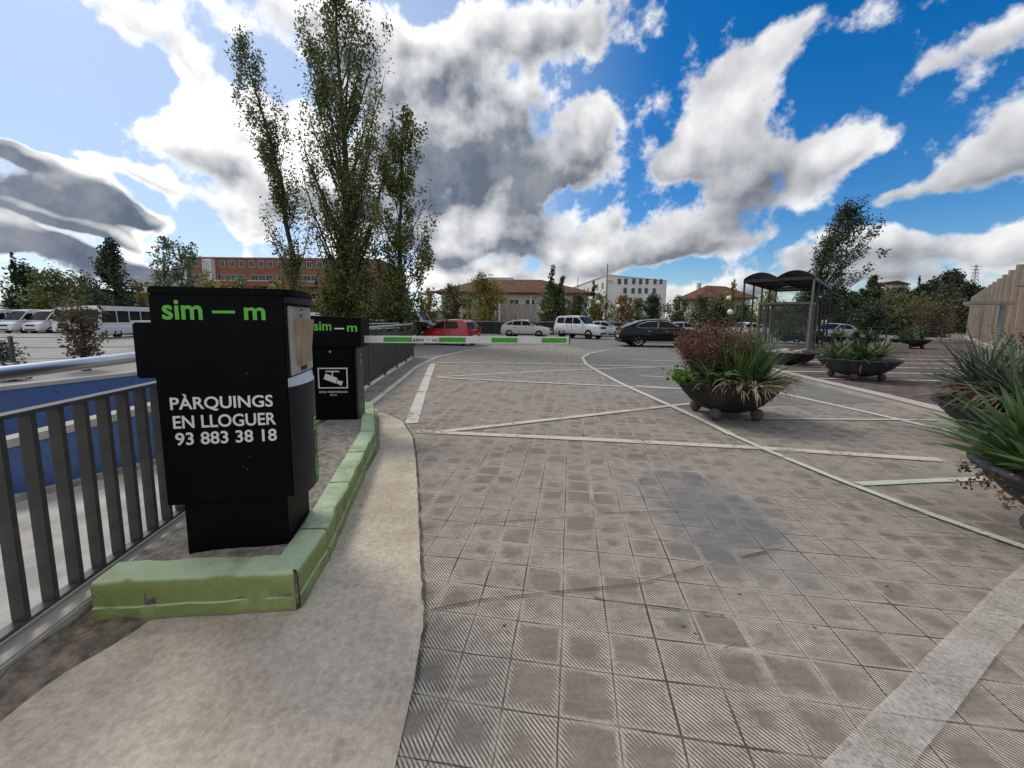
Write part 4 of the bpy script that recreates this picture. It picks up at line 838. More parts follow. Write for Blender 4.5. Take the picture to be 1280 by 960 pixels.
# ------------------------------------------------------------------ hillside on the right
HX0, HX1, HY0, HY1 = 20, 330, 72, 330
def hill_h(x, y):
    a = x/max(1, y)
    s = 1/(1+math.exp(-(a-.74)*8)); t = min(1, max(0, (y-72)/95)); t = t*t*(3-2*t)
    return -.04 + s*t*(14.0+2.5*mnoise.noise(Vector((x*.02, y*.02, 0)))) + .4*mnoise.noise(Vector((x*.08, y*.08, 1)))*t
mb = MB(); nx, ny = 60, 50
mb.add([(HX0+(HX1-HX0)*i/(nx-1), HY0+(HY1-HY0)*j/(ny-1), hill_h(HX0+(HX1-HX0)*i/(nx-1), HY0+(HY1-HY0)*j/(ny-1))) for j in range(ny) for i in range(nx)],
       [(j*nx+i, j*nx+i+1, (j+1)*nx+i+1, (j+1)*nx+i) for j in range(ny-1) for i in range(nx-1)])
tag(mb.build('hillside', simple('hillside_scrub', (.055, .052, .026), .95, .1, var=.5, vs=.15, dirt=(.11, .085, .05), dirt_amt=.6, ds=.08), smooth=60), kind='structure')
mb = MB(); k = 40
mb.add([(-700+i*22, 600-4*abs(i-12), -1) for i in range(k)] + [(-700+i*22, 600-4*abs(i-12)+30, 18+26*math.exp(-((i-2)/7)**2)+5*mnoise.noise(Vector((i*.4, 0, 0)))-i*.2) for i in range(k)] + [(-700+i*22, 800, -1) for i in range(k)], [(i, i+1, k+i+1, k+i) for i in range(k-1)]+[(k+i, k+i+1, 2*k+i+1, 2*k+i) for i in range(k-1)])
tag(mb.build('distant_hills', simple('distant_woods', (.05, .065, .07), .95, .1, var=.3, vs=.02), smooth=60), kind='structure')
# a few well readable trees in front of the hill and on its crest, each its own
hl = [('pine_tree', 'dark flat topped pine silhouetted alone on the hill crest', 1087, 120, 345, 22, lambda u: max(.25, (1-u)**.5), 'pine', 1500, .75, .35), ('pine_tree', 'broad umbrella pine on top of the hill left of the pylon', 1182, 120, 341, 44, p_shrub, 'pine', 2600, .8, .45),
      ('cypress_tree', 'thin cypress on the hill crest', 1143, 122, 345, 5, p_col, 'dark', 500, .5, .1), ('pine_tree', 'rounded tree on the hill crest left of the umbrella pine', 1162, 118, 352, 34, p_shrub, 'pine', 1800, .8, .3),
      ('pine_tree', 'dark tree on the hill crest just right of the thin cypress', 1150, 110, 356, 26, p_shrub, 'dark', 1500, .8, .3), ('broadleaf_tree', 'wide olive brown tree low on the hill behind the yucca planter', 1120, 66, 371, 70, p_shrub, 'olive', 4200, .42, .15), ('pine_tree', 'dark pine at the hill foot right of the shelter', 1062, 60, 372, 54, p_shrub, 'dark', 3600, .38, .15),
      ('pine_tree', 'large dark bushy pine low on the hill above the lamp arm', 1178, 70, 362, 66, p_shrub, 'pine', 4600, .42, .15), ('broadleaf_tree', 'brownish bushy tree on the slope in front of the rounded crest tree', 1150, 60, 376, 62, p_shrub, 'olive', 4200, .38, .12),
      ('broadleaf_tree', 'small dark tree on the slope beside the shelter roof', 1046, 80, 366, 40, p_round, 'green', 2200, .42, .15), ('broadleaf_tree', 'dark tree at the left end of the hill crest beside the windswept tree', 1062, 112, 366, 26, p_shrub, 'dark', 1400, .7, .2), ('broadleaf_tree', 'green slope tree below the lone hill pine', 1092, 90, 366, 46, p_shrub, 'pine', 2600, .6, .1),
      ('broadleaf_tree', 'dark bushy tree filling the slope beside the ribbed concrete building', 1202, 62, 378, 44, p_shrub, 'brown', 3000, .38, .1), ('broadleaf_tree', 'dark green tree low behind the far planters', 1090, 52, 385, 56, p_shrub, 'dark', 3200, .34, .1), ('broadleaf_tree', 'bare reddish brown tree low behind the far planters', 1168, 44, 388, 50, p_shrub, 'brown', 1900, .24, .1),
      ('broadleaf_tree', 'green brown tree low in the gap left of the ribbed building', 1135, 50, 388, 46, p_shrub, 'olive', 2600, .32, .1), ('pine_tree', 'dark pine filling the crest between the lone pine and the thin cypress', 1118, 116, 362, 44, p_shrub, 'pine', 2400, .75, .2), ('pine_tree', 'dark pine at the right end of the hill crest under the pylon', 1206, 112, 356, 34, p_shrub, 'pine', 2000, .75, .2)]
for i, (nm, lab, px, Y, top, wp, pf, mt, n_, lf, c0) in enumerate(hl):
    x = X_(px, Y); b = hill_h(x, Y)-.1 if Y > 72 else 0
    ptree(nm, lab, 'tree', px, Y, top, wp, pf, LEAF[mt], base=b, n=n_, leaf=lf, crown0=c0, limbs=34, rise=.6, trunk=.18, seed=120+i, clump=.38, gap=.15)
# the mass of scrub on the slope that nobody could count
rng = np.random.default_rng(5); cs = []; tn = []
for i in range(420):
    y = rng.uniform(80, 175); a = rng.uniform(.66, 1.45); x = a*y
    h = hill_h(x, y); r_ = rng.uniform(1.2, 3.2); k = int(34*r_)
    c = rng.normal(size=(k, 3)); c /= np.linalg.norm(c, axis=1, keepdims=True); c *= r_*rng.uniform(.6, 1., (k, 1)); c[:, 2] = np.abs(c[:, 2])*.9
    cs.append(c+np.array([x, y, h])); tn.append(np.full(k, rng.uniform(0, 1))+rng.normal(size=k)*.15)
cs = np.concatenate(cs); tn = np.concatenate(tn)
o = link('hillside_scrub', np_mesh('hillside_scrub', leaves(cs, 1.0, rng, None, .7), 4, leafmat('scrub_leaves', (.012, .017, .008), (.07, .06, .026), .05), tn)); tag(o, 'dark brown green scrub covering the hillside', 'scrub', kind='stuff')

# ------------------------------------------------------------------ buildings
def window_mesh(w_, h_, fr=.07, frame='frame', bars=1):
    mb = MB(); d = .06
    mb.bb((-w_/2, -d, 0), (w_/2, 0, fr)); mb.bb((-w_/2, -d, h_-fr), (w_/2, 0, h_)); mb.bb((-w_/2, -d, fr), (-w_/2+fr, 0, h_-fr)); mb.bb((w_/2-fr, -d, fr), (w_/2, 0, h_-fr))
    for i in range(bars): x = -w_/2+w_*(i+1)/(bars+1); mb.bb((x-fr*.4, -d, fr), (x+fr*.4, 0, h_-fr))
    f = mb.mesh('window', M[frame]); mb = MB(); mb.bb((-w_/2+fr*.5, -d*.5, fr*.5), (w_/2-fr*.5, -.002, h_-fr*.5)); return f, mb.mesh('pane', M['dkwin'])
def add_window(meshes, parent, loc, rz=0.):
    f = link('window', meshes[0], parent, loc, (0, 0, rz)); link('pane', meshes[1], f); return f
# red brick apartment block
Yb = 68; xl, xr_ = X_(238, Yb), X_(476, Yb); zt = Z_(330, 322, Yb); W = xr_-xl
bb = thing('apartment_block', 'long red brick apartment block with white framed windows and balconies, left behind the poplars', 'building', (xl, Yb, LOT-.05), 0)
Ht = zt-LOT+.05
mb = MB(); mb.bb((0, 0, 0), (W, 14, Ht-.35)); mb.build('wall', M['brickwall'], bb); mb = MB(); mb.bb((-.1, -.1, Ht-.349), (W+.1, 14.1, Ht)); mb.build('parapet', M['brickwall'], bb)
wm = window_mesh(.95, 1.15, .09, 'frame2'); dm = window_mesh(1.35, 1.8, .08, 'frame2'); 
def zpx(py): return Z_(330, py, Yb)-LOT+.05
def xpx(px): return X_(px, Yb)-xl
zrow = zpx(334.5)
for px in (251, 283, 295, 307, 319, 331, 342, 355, 378, 390, 403, 415, 436, 462): add_window(wm, bb, (xpx(px), -.003, zrow))
for f in range(4):
    zf = zrow-3.05*(f+1)+.1
    for (pa, pb, blk) in ((247, 262, 2), (277, 308, 4), (318, 344, 3), (350, 358, 1), (374, 400, 3), (410, 440, 3), (448, 470, 2)):
        xa, xb = xpx(pa), xpx(pb)
        mb = MB(); mb.bb((xa, -1.2, zf-.35), (xb, -.003, zf-.15)); bal = mb.build('balcony', M['brickwall'], bb)
        mb = MB(); mb.bb((xa, -1.2, zf-.149), (xb, -1.1, zf+.55)); mb.build('balcony_wall', M['brickwall'], bal)
        mb = MB(); mb.bb((xa, -1.22, zf+.551), (xb, -1.08, zf+.66)); mb.build('balcony_rail', M['frame'], bal)
        for q in range(blk): add_window(dm, bb, (xa+(xb-xa)*(q+.5)/blk, -.003, zf-.1))
mb = MB(); mb.bb((xpx(263.5), -1.0, 0), (xpx(274), -.003, Ht-.45)); mb.build('stair_tower', M['whitewall'], bb)
mb = MB(); mb.bb((xpx(264.5), -1.05, .5), (xpx(271.5), -1.003, Ht-.8)); mb.build('stair_glazing', M['solar'], bb)
# tiled roof building
Yb = 62; xl, xr_ = X_(552, Yb), X_(733, Yb); W = xr_-xl; ze = Z_(640, 367, Yb); zr = Z_(640, 349, Yb+9)
tb = thing('public_building', 'long cream building with a broad terracotta hipped roof behind the parked cars', 'building', (xl, Yb, -.05), 0)
mb = MB(); mb.bb((0, 0, 0), (W, 18, ze)); mb.build('wall', M['cream'], tb)
mb = MB(); o = 1.1; rx0, rx1 = xpx2 = (X_(604, Yb+9)-xl, X_(676, Yb+9)-xl)
mb.add([(-o, -o, ze), (W+o, -o, ze), (W+o, 18+o, ze), (-o, 18+o, ze), (-o, -o, ze+.22), (W+o, -o, ze+.22), (W+o, 18+o, ze+.22), (-o, 18+o, ze+.22), (rx0, 9, zr), (rx1, 9, zr)],
       [(3, 2, 1, 0), (0, 1, 5, 4), (1, 2, 6, 5), (2, 3, 7, 6), (3, 0, 4, 7), (4, 5, 9, 8), (5, 6, 9), (6, 7, 8, 9), (7, 4, 8)]); rf = mb.build('roof', M['terracotta'], tb)
mb = MB(); mb.bb((rx0+.6, 8.2, zr-.6), (rx0+5.5, 10, zr+.25)); mb.build('skylight', M['solar'], rf)
wm2 = window_mesh(1.6, 1.8, .09, 'frame'); wm3 = window_mesh(1.1, 1.5, .09)
for i in range(9): add_window(wm2, tb, (1.6+i*(W-3.2)/8, -.003, ze-2.6))
for i in range(9): add_window(wm2, tb, (1.6+i*(W-3.2)/8, -.003, .9))
for i in range(4): mb = MB(); mb.bb((2.9+i*5.6, -.25, 0), (3.2+i*5.6, -.003, ze-.01)); mb.build('pilaster', M['whitewall'], tb)
# white block
c0 = Vector((X_(757, 84), 84)); c1 = Vector((X_(831, 95), 95)); c2 = Vector((X_(711, 122), 122)); zt = Z_(757, 344.5, 84)
wb = thing('office_block', 'plain white block with two rows of small square windows in the distance', 'building', (c0.x, c0.y, -.05), 0)
mb = MB(); pl_ = [(0, 0), tuple(c1-c0), tuple(c1-c0+c2-c0), tuple(c2-c0)]; mb.prism(pl_, 0, zt+.05); mb.build('wall', M['whitewall'], wb)
mb = MB(); d = (c1-c0).normalized(); rz1 = math.atan2(d.y, d.x); nrm = Vector((d.y, -d.x)); L1 = (c1-c0).length
wm4 = window_mesh(1.0, 1.2, .03, 'plastic', 0)
def on_front(px, py, off=.03):
    # point of the front wall seen at this picture place
    dd = ray(px, py); t = ((Vector((c0.x, c0.y, 0))-CAM).dot(Vector((nrm.x, nrm.y, 0))))/dd.dot(Vector((nrm.x, nrm.y, 0))); p = CAM+dd*t
    return Vector((p.x-c0.x+nrm.x*off, p.y-c0.y+nrm.y*off, p.z+.05))
for px in (774, 782, 792, 800.5, 808.5, 818.5, 826): add_window(wm4, wb, on_front(px, 355.2), rz1)
for px in (781, 791, 799.5, 807.5, 817.5): add_window(wm4, wb, on_front(px, 366.8), rz1)
for px in (776, 788, 800, 812, 822): add_window(wm4, wb, on_front(px, 379), rz1)
d2 = (c2-c0).normalized(); rz2 = math.atan2(-d2.y, -d2.x); n2 = Vector((-d2.y, d2.x))
for lev in (2.2, 5.4, 8.6):
    for q in range(9): s_ = 3+q*4.1; add_window(wm4, wb, (d2.x*s_+n2.x*.03, d2.y*s_+n2.y*.03, lev), rz2)
mb = MB(); mb.prism([(p[0]*1.005-.1, p[1]*1.005-.1) for p in pl_], zt+.051, zt+.3); mb.build('parapet', M['conc_lt'], wb)
a = on_front(759, 354.5, .02); me = lettering('MTC', 1.9, .75, M['ltext'], wb, (d.x, d.y, 0), (0, 0, 1), tuple(a))
# house with a brown roof
Yh = 60; x0, x1 = X_(878, Yh), X_(936, Yh); W = x1-x0; ze = Z_(900, 373, Yh); zr = Z_(900, 356.5, Yh+4)
hs_ = thing('house', 'detached house with an overhanging brown tiled roof behind the trees', 'house', (x0, Yh, -.05), 0)
mb = MB(); mb.bb((.6, 1.0, 0), (W, 9, ze)); mb.build('wall', M['cream'], hs_)
mb = MB(); mb.add([(-.8, -.8, ze), (W+.8, -.8, ze), (W+.8, 9.8, ze), (-.8, 9.8, ze), (-.8, -.8, ze+.2), (W+.8, -.8, ze+.2), (W+.8, 9.8, ze+.2), (-.8, 9.8, ze+.2), (2.3, 4, zr), (W-1.5, 4.5, zr-.1)],
                 [(3, 2, 1, 0), (0, 1, 5, 4), (1, 2, 6, 5), (2, 3, 7, 6), (3, 0, 4, 7), (4, 5, 9, 8), (5, 6, 9), (6, 7, 8, 9), (7, 4, 8)]); rf = mb.build('roof', M['terracotta'], hs_)
mb = MB(); mb.bb((1.4, 5, ze+1), (1.9, 5.6, zr+.5)); mb.build('chimney', M['cream'], rf)
for x in (.8, 3.2, W-.4): mb = MB(); mb.bb((x-.15, -.45, 0), (x+.15, -.15, ze-.01)); mb.build('porch_post', M['whitewall'], hs_)
for i in range(3): add_window(wm3, hs_, (1.9+i*2.1, .997, ze-2.3))
# white house on the hill
Yh = 128; x0 = X_(1100, Yh); hz_ = Z_(1105, 354, Yh)
wh = thing('hill_house', 'small white house on the hill crest between the pines', 'house', (x0, Yh, hz_-6), 0)
mb = MB(); mb.bb((0, 0, 0), (8, 6, 5.6)); mb.build('wall', M['whitewall'], wh); mb = MB(); mb.prism([(-.4, 5.6), (8.4, 5.6), (8.4, 5.9), (4, 6.9), (-.4, 5.9)], -.4, 6.4, lambda x, y, z: (x, z, y)); mb.build('roof', M['terracotta'], wh)
for i in range(3): add_window(wm3, wh, (1.4+i*2.4, -.003, 3.2))
# far left shed and low buildings
mb = MB(); s1 = thing('warehouse', 'low reddish brown warehouse with a pale roof at the far left edge', 'building', (X_(-30, 75), 75, LOT-.05), 0)
mb = MB(); mb.bb((0, 0, 0), (12, 10, 3.2)); mb.build('wall', M['brickwall'], s1); mb = MB(); mb.prism([(-.3, 3.201), (12.3, 3.201), (12.3, 3.5), (6, 4.3), (-.3, 3.5)], -.3, 10.3, lambda x, y, z: (x, z, y)); mb.build('roof', M['whitewall'], s1)
mb = MB(); mb.bb((4, -.03, 0), (8, -.003, 2.6)); mb.build('door', M['plastic'], s1)
# ribbed concrete hall on the right
ra, rb_ = Vector((20.2, 15.2)), Vector((47.5, 40.2)); Lr = (rb_-ra).length; dr_ = (rb_-ra).normalized()
ra2 = ra - dr_*12; L2 = Lr+12; ht = 4.25
rc = thing('concrete_hall', 'brown concrete hall with a wall of tall upright ribs on the right', 'building', (ra2.x, ra2.y, 0), math.atan2(dr_.y, dr_.x))
mb = MB(); mb.bb((0, -12, 0), (L2, -.6, ht-.15)); mb.build('wall', M['rib'], rc)
pitch = 2.7; nr = int(L2/pitch)
for i in range(nr):
    x = i*pitch; mb = MB(); zb = .35
    mb.add([(x+.02, -.62, zb), (x+pitch-.16, -.62, zb), (x+pitch-.16, .05, zb), (x+.02, -.45, zb), (x+.02, -.62, ht), (x+pitch-.16, -.62, ht), (x+pitch-.16, .05, ht), (x+.02, -.45, ht)], [(3, 2, 1, 0), (4, 5, 6, 7), (0, 1, 5, 4), (1, 2, 6, 5), (2, 3, 7, 6), (3, 0, 4, 7)])
    rbo = mb.build('rib', M['rib'], rc)
    mb = MB(); mb.bb((x+pitch-.155, -.60, zb), (x+pitch-.03, .14, ht+.03)); mb.build('rib_edge', M['ribedge'], rbo)
mb = MB(); mb.bb((0, -12.2, ht-.149), (L2, -.25, ht+.12)); mb.build('roof_edge', M['rib'], rc)
mb = MB(); mb.bb((0, -.7, 0), (L2, .25, .3)); mb.build('plinth', M['conc_lt'], rc)
# concrete service wall behind the cars
cx0, cx1 = X_(626, 40), X_(672, 40)
cw = thing('concrete_wall', 'grey upright concrete wall slabs behind the pale crossover car', 'wall', (cx0, 40, 0), 0); zt = Z_(640, 380, 40)
for i in range(5):
    x = (cx1-cx0)*i/5; mb = MB(); mb.bb((x, 0, 0), (x+(cx1-cx0)/5-.04, .25, zt)); mb.build('slab', M['conc'], cw, bevel=.01)
mb = MB(); mb.bb((-.25, -.9, 0), (-.005, .3, zt+.02)); mb.build('end_pier', M['conc_lt'], cw, bevel=.01)
# mesh fence and rail behind the parked cars
def post_rail(name, label, a, b, z0, z1, nposts, rails, infill=None, mat='railgrey', group=None):
    a = Vector(a); b = Vector(b); r = thing(name, label, 'fence', (a.x, a.y, z0), math.atan2(b.y-a.y, b.x-a.x), group); L = (b-a).length
    for i in range(nposts): x = L*i/(nposts-1); mb = MB(); mb.bb((x-.04, -.04, 0), (x+.04, .04, z1-z0)); mb.build('post', M[mat], r)
    for z in rails: mb = MB(); mb.tube([(0, -.06, z), (L, -.06, z)], .018 if not infill else .04, 6); mb.build('rail', M[mat if not infill else 'post_lt'], r)
    if infill:
        mb = MB(); mb.bb((0, -.015, .05), (L, .015, z1-z0-.15)); mb.build('infill_panel', M[infill], r)
    return r
post_rail('road_fence', 'dark low fence with a pale top rail running behind the parked cars', (X_(545, 38.5), 38.5), (X_(900, 41), 41), 0, 1.35, 16, (1.30,), 'plastic')
post_rail('road_fence', 'open three rail fence of thin dark rails beyond the shelter', (X_(900, 41), 41), (X_(1180, 37), 37), 0, 1.15, 14, (.45, .8, 1.10))
pa = gz(17, 453, LOT); dfn = Vector((.42, 1.)).normalized()
wf = thing('wire_fence', 'dark post and wire fence along the pale lot before the white vans', 'fence', (pa.x, pa.y, LOT), 0)
pts = [Vector((pa.x, pa.y))+Vector((.96, .28))*s for s in (-9, -4.5, 0, 5.2, 10.4, 15.6)]
for p in pts: mb = MB(); mb.bb((p.x-pa.x-.05, p.y-pa.y-.05, 0), (p.x-pa.x+.05, p.y-pa.y+.05, 1.12)); mb.build('post', M['railgrey'], wf)
for z in (.14, .62, 1.06): mb = MB(); mb.tube([(p.x-pa.x, p.y-pa.y-.06, z) for p in pts], .014, 5); mb.build('wire', M['railgrey'], wf)
# small tree at the edge of the ramp
ps = gz(108, 463, LOT)
tree('young_tree', 'small tree with sparse reddish leaves at the edge of the ramp before the vans', 'tree', (ps.x, ps.y, LOT), Z_(108, 378, ps.y)-LOT, .72, lambda u: .55+.5*u, LEAF['brown'], n=1400, leaf=.13, crown0=.30, limbs=32, rise=1.4, trunk=.10, seed=41, clump=.42, gap=.2, zst=1.2)
for px, py, sc_, lab in ((5, 452, .8, 'low dark bush beside the fence post at the left edge'), (16, 476, .45, 'tuft of weeds on the ramp wall under the handrail')):
    p = gz(px, py, LOT); tree('small_bush', lab, 'bush', (p.x, p.y, LOT), 1.0*sc_, .9*sc_, p_shrub, LEAF['dark'], n=700, leaf=.12, crown0=.05, limbs=20, rise=.6, trunk=.03, seed=42+px, clump=.5)
# poles, masts, lamps
def mast(px, Y, top, rad, lab, name='mast'):
    r = thing(name, lab, 'mast', (X_(px, Y), Y, -.05)); z = Z_(px, top, Y)
    mb = MB(); mb.tube([(0, 0, 0), (0, 0, z*.5), (0, 0, z)], [rad*1.3, rad, rad*.6], 8); mb.build('pole', M['post_lt'], r)
    mb = MB(); mb.bb((-.25, -.25, 0), (.25, .25, .12)); mb.build('base_plate', M['conc'], r); return r
mast(757, 70, 329, .16, 'tall pale mast in front of the corner of the white block'); mast(721, 75, 345, .10, 'thin pale mast left of the white block')
mast(585, 58, 348, .07, 'thin pole before the left part of the tiled roof')
def globe_lamp(px, py, Y, lab):
    r = thing('globe_lamp', lab, 'lamp', (X_(px, Y), Y, 0), 0, 'white globe lamps'); z = Z_(px, py, Y)
    mb = MB(); mb.tube([(0, 0, 0), (0, 0, z-.2)], .05, 8); mb.build('pole', M['railgrey'], r); mb = MB(); mb.lathe([(0.001, -.24), (.12, -.21), (.21, -.12), (.24, 0), (.21, .12), (.12, .21), (.001, .24)], 16, c=(0, 0, z)); mb.build('globe', M['globe'], r, smooth=60)
globe_lamp(912, 390, 34, 'lower white globe lamp above the dry reddish plant'); globe_lamp(909, 372.5, 40, 'upper white globe lamp against the yellow tree'); globe_lamp(1030, 402, 36, 'white globe lamp seen through the right posts of the shelter'); globe_lamp(747, 378, 44, 'small white globe lamp in front of the yellow green tree')
globe_lamp(772, 383, 46, 'small white globe lamp in front of the orange tree')
def arm_lamp(foot, z, ax, length, lab):
    r = thing('street_lamp', lab, 'lamp', (foot[0], foot[1], 0), 0, 'street lamps before the concrete hall')
    mb = MB(); mb.tube([(0, 0, 0), (0, 0, 1.0), (0, 0, 1.01), (0, 0, z-.02)], [.06, .055, .042, .04], 10); mb.build('pole', M['post_lt'], r, smooth=50)
    d = Vector((ax[0], ax[1], 0)).normalized(); mb = MB(); mb.beam(Vector((0, 0, z+.03))-d*.1, Vector((0, 0, z+.03))+d*length, .22, .07); mb.build('arm', M['post_lt'], r, bevel=.01)
    mb = MB(); mb.beam(Vector((0, 0, z-.012))+d*length*.3, Vector((0, 0, z-.012))+d*length*.95, .16, .012); mb.build('lamp_panel', M['globe'], r)
arm_lamp((10.1, 8.0), 1.95, (-1, .32), .58, 'slim grey lamp with a flat sideways arm before the ribbed building')
arm_lamp((9.3, 6.2), 2.18, (-1, .25), .95, 'nearer lamp of which only the flat arm shows at the right edge')
# pylon on the hill
Yp = 150; xp = X_(1211, Yp); zb = hill_h(xp, Yp); zt = Z_(1212, 331, Yp)
py_ = thing('power_pylon', 'lattice power pylon on the hill above the concrete hall', 'pylon', (xp, Yp, zb)); hh = zt-zb
mb = MB()
for s in range(4): a = math.pi/4+s*math.pi/2; mb.tube([(1.6*math.cos(a), 1.6*math.sin(a), 0), (.3*math.cos(a), .3*math.sin(a), hh)], .07, 4)
for i in range(9):
    z0 = hh*i/9; z1 = hh*(i+1)/9; r0 = 1.6-1.3*i/9; r1 = 1.6-1.3*(i+1)/9
    for s in range(4):
        a = math.pi/4+s*math.pi/2; b = a+math.pi/2; mb.beam((r0*math.cos(a), r0*math.sin(a), z0), (r1*math.cos(b), r1*math.sin(b), z1), .06); mb.beam((r0*math.cos(b), r0*math.sin(b), z0), (r1*math.cos(a), r1*math.sin(a), z1), .06)
mb.build('lattice', M['post_lt'], py_)
for f in (.72, .84, .95): mb = MB(); mb.beam((-2.4, 0, hh*f), (2.4, 0, hh*f), .12); mb.build('cross_arm', M['post_lt'], py_)

# ------------------------------------------------------------------ shelter and glass booth
s0 = Vector((14.55, 18.9)); fd = Vector((-.72, .69)).normalized(); bd = Vector((.69, .72)).normalized(); SW, SD, SH = 2.95, 8.5, 3.78
st = thing('shelter', 'dark steel shelter with a double vaulted roof on slim posts', 'shelter', (s0.x, s0.y, .1), 0)
def SP(a, b, z): p = fd*a+bd*b; return (p.x, p.y, z)
for b in (0, 2.1, 4.2, 6.3, SD):
    for a in (0, SW):
        mb = MB(); mb.tube([SP(a, b, 0), SP(a, b, SH-.25)], .05, 8); mb.build('post', M['post_lt' if (a == 0 and b == 0) else 'shelter'], st, smooth=50)
        mb = MB(); p = SP(a, b, 0); mb.bb((p[0]-.12, p[1]-.12, 0), (p[0]+.12, p[1]+.12, .03)); mb.build('foot_plate', M['shelter'], st)
for b in (0, 2.1, 4.2, 6.3, SD): mb = MB(); mb.beam(SP(-.05, b, SH-.18), SP(SW+.05, b, SH-.18), .1, .14); mb.build('cross_beam', M['shelter'], st)
for a in (0, SW/2, SW): mb = MB(); mb.beam(SP(a, -.1, SH-.19), SP(a, SD+.1, SH-.19), .08, .16); mb.build('long_beam', M['shelter'], st)
for v in range(2):
    mb = MB(); n = 12; rows = []
    for b in (-.25, SD+.25):
        for th in (0, .03):
            rows.append([SP(v*SW/2+SW/2*i/n, b, SH-.10+(.31)*math.sin(math.pi*i/n)**.8-th) for i in range(n+1)])
    k = n+1; mb.add(sum(rows, []), [(i, i+1, 2*k+i+1, 2*k+i) for i in range(n)]+[(k+i, 3*k+i, 3*k+i+1, k+i+1) for i in range(n)]+[(i, k+i, k+i+1, i+1) for i in range(n)]+[(2*k+i, 2*k+i+1, 3*k+i+1, 3*k+i) for i in range(n)]); mb.build('vault', M['shelter'], st, smooth=40)
gb = thing('glass_booth', 'glazed booth with grey frame standing under the shelter', 'booth', (s0.x, s0.y, .1), 0)
a0, a1, b0_, b1_, gh = .35, 2.7, 2.6, 6.0, 2.45
for (a, b) in ((a0, b0_), (a1, b0_), (a0, b1_), (a1, b1_), (a0, (b0_+b1_)/2), (a1, (b0_+b1_)/2)): mb = MB(); mb.beam(SP(a, b, 0), SP(a, b, gh), .075); mb.build('frame_post', M['post_lt'], gb)
for p, q in (((a0, b0_), (a1, b0_)), ((a1, b0_), (a1, b1_)), ((a1, b1_), (a0, b1_)), ((a0, b1_), (a0, b0_))):
    mb = MB(); mb.beam(SP(*p, gh+.05), SP(*q, gh+.05), .12); mb.build('frame_beam', M['post_lt'], gb)
    mb = MB(); mb.beam(SP(*p, gh/2), SP(*q, gh/2), .015, gh-.1); mb.build('pane', M['clear'], gb)
mb = MB(); mb.poly([SP(a0, b0_, gh+.12), SP(a1, b0_, gh+.12), SP(a1, b1_, gh+.12), SP(a0, b1_, gh+.12)]); mb.poly([SP(a0, b0_, gh+.10), SP(a0, b1_, gh+.10), SP(a1, b1_, gh+.10), SP(a1, b0_, gh+.10)]); mb.build('booth_roof', M['solar'], gb)

# ------------------------------------------------------------------ planters and their plants
def blades(n, rng, L=(.5, .9), wd=.03, elev=(20, 85), spread=.15, droop=.5, z0=0., az=(0, 360), tipw=.12, seg=4, cx=0., cy=0.):
    """tapering blades rising from a spot and arching over; returns quads and their tone"""
    V = []; tn = []
    for i in range(n):
        a = R_(rng.uniform(*az)); el = R_(rng.uniform(*elev)); l = rng.uniform(*L); w0 = wd*rng.uniform(.7, 1.25); r0 = spread*math.sqrt(rng.random())
        b = a+rng.normal()*.5; p = np.array([cx+r0*math.cos(b), cy+r0*math.sin(b), z0+rng.uniform(-.02, .05)]); tw = rng.uniform(-.6, .6); t = rng.normal(.5, .22)
        dr = droop*rng.uniform(.3, 1.4); pts = []; hw = []
        for k in range(seg+1):
            pts.append(p.copy()); s = k/seg; hw.append(w0*(min(1, .75+1.2*s)*(1-s**2.2)+tipw*(1-s))*.5 if k < seg else .0008)
            d = np.array([math.cos(a)*math.cos(el), math.sin(a)*math.cos(el), math.sin(el)]); p = p + d*l/seg; el -= dr/seg*(.5+s*1.5)
        side = np.array([-math.sin(a)*math.cos(tw), math.cos(a)*math.cos(tw), math.sin(tw)])
        for k in range(seg):
            V.append([pts[k]-side*hw[k], pts[k]+side*hw[k], pts[k+1]+side*hw[k+1], pts[k+1]-side*hw[k+1]]); tn.append(t + .15*(k/seg))
    return np.array(V), np.array(tn)
def plant(name, label, cat, loc, parts, group=None, rz=0.):
    r = thing(name, label, cat, loc, rz, group)
    for (pn, v, t, mt) in parts: link(pn, np_mesh(pn, v, 4, LEAF[mt], t), r)
    return r
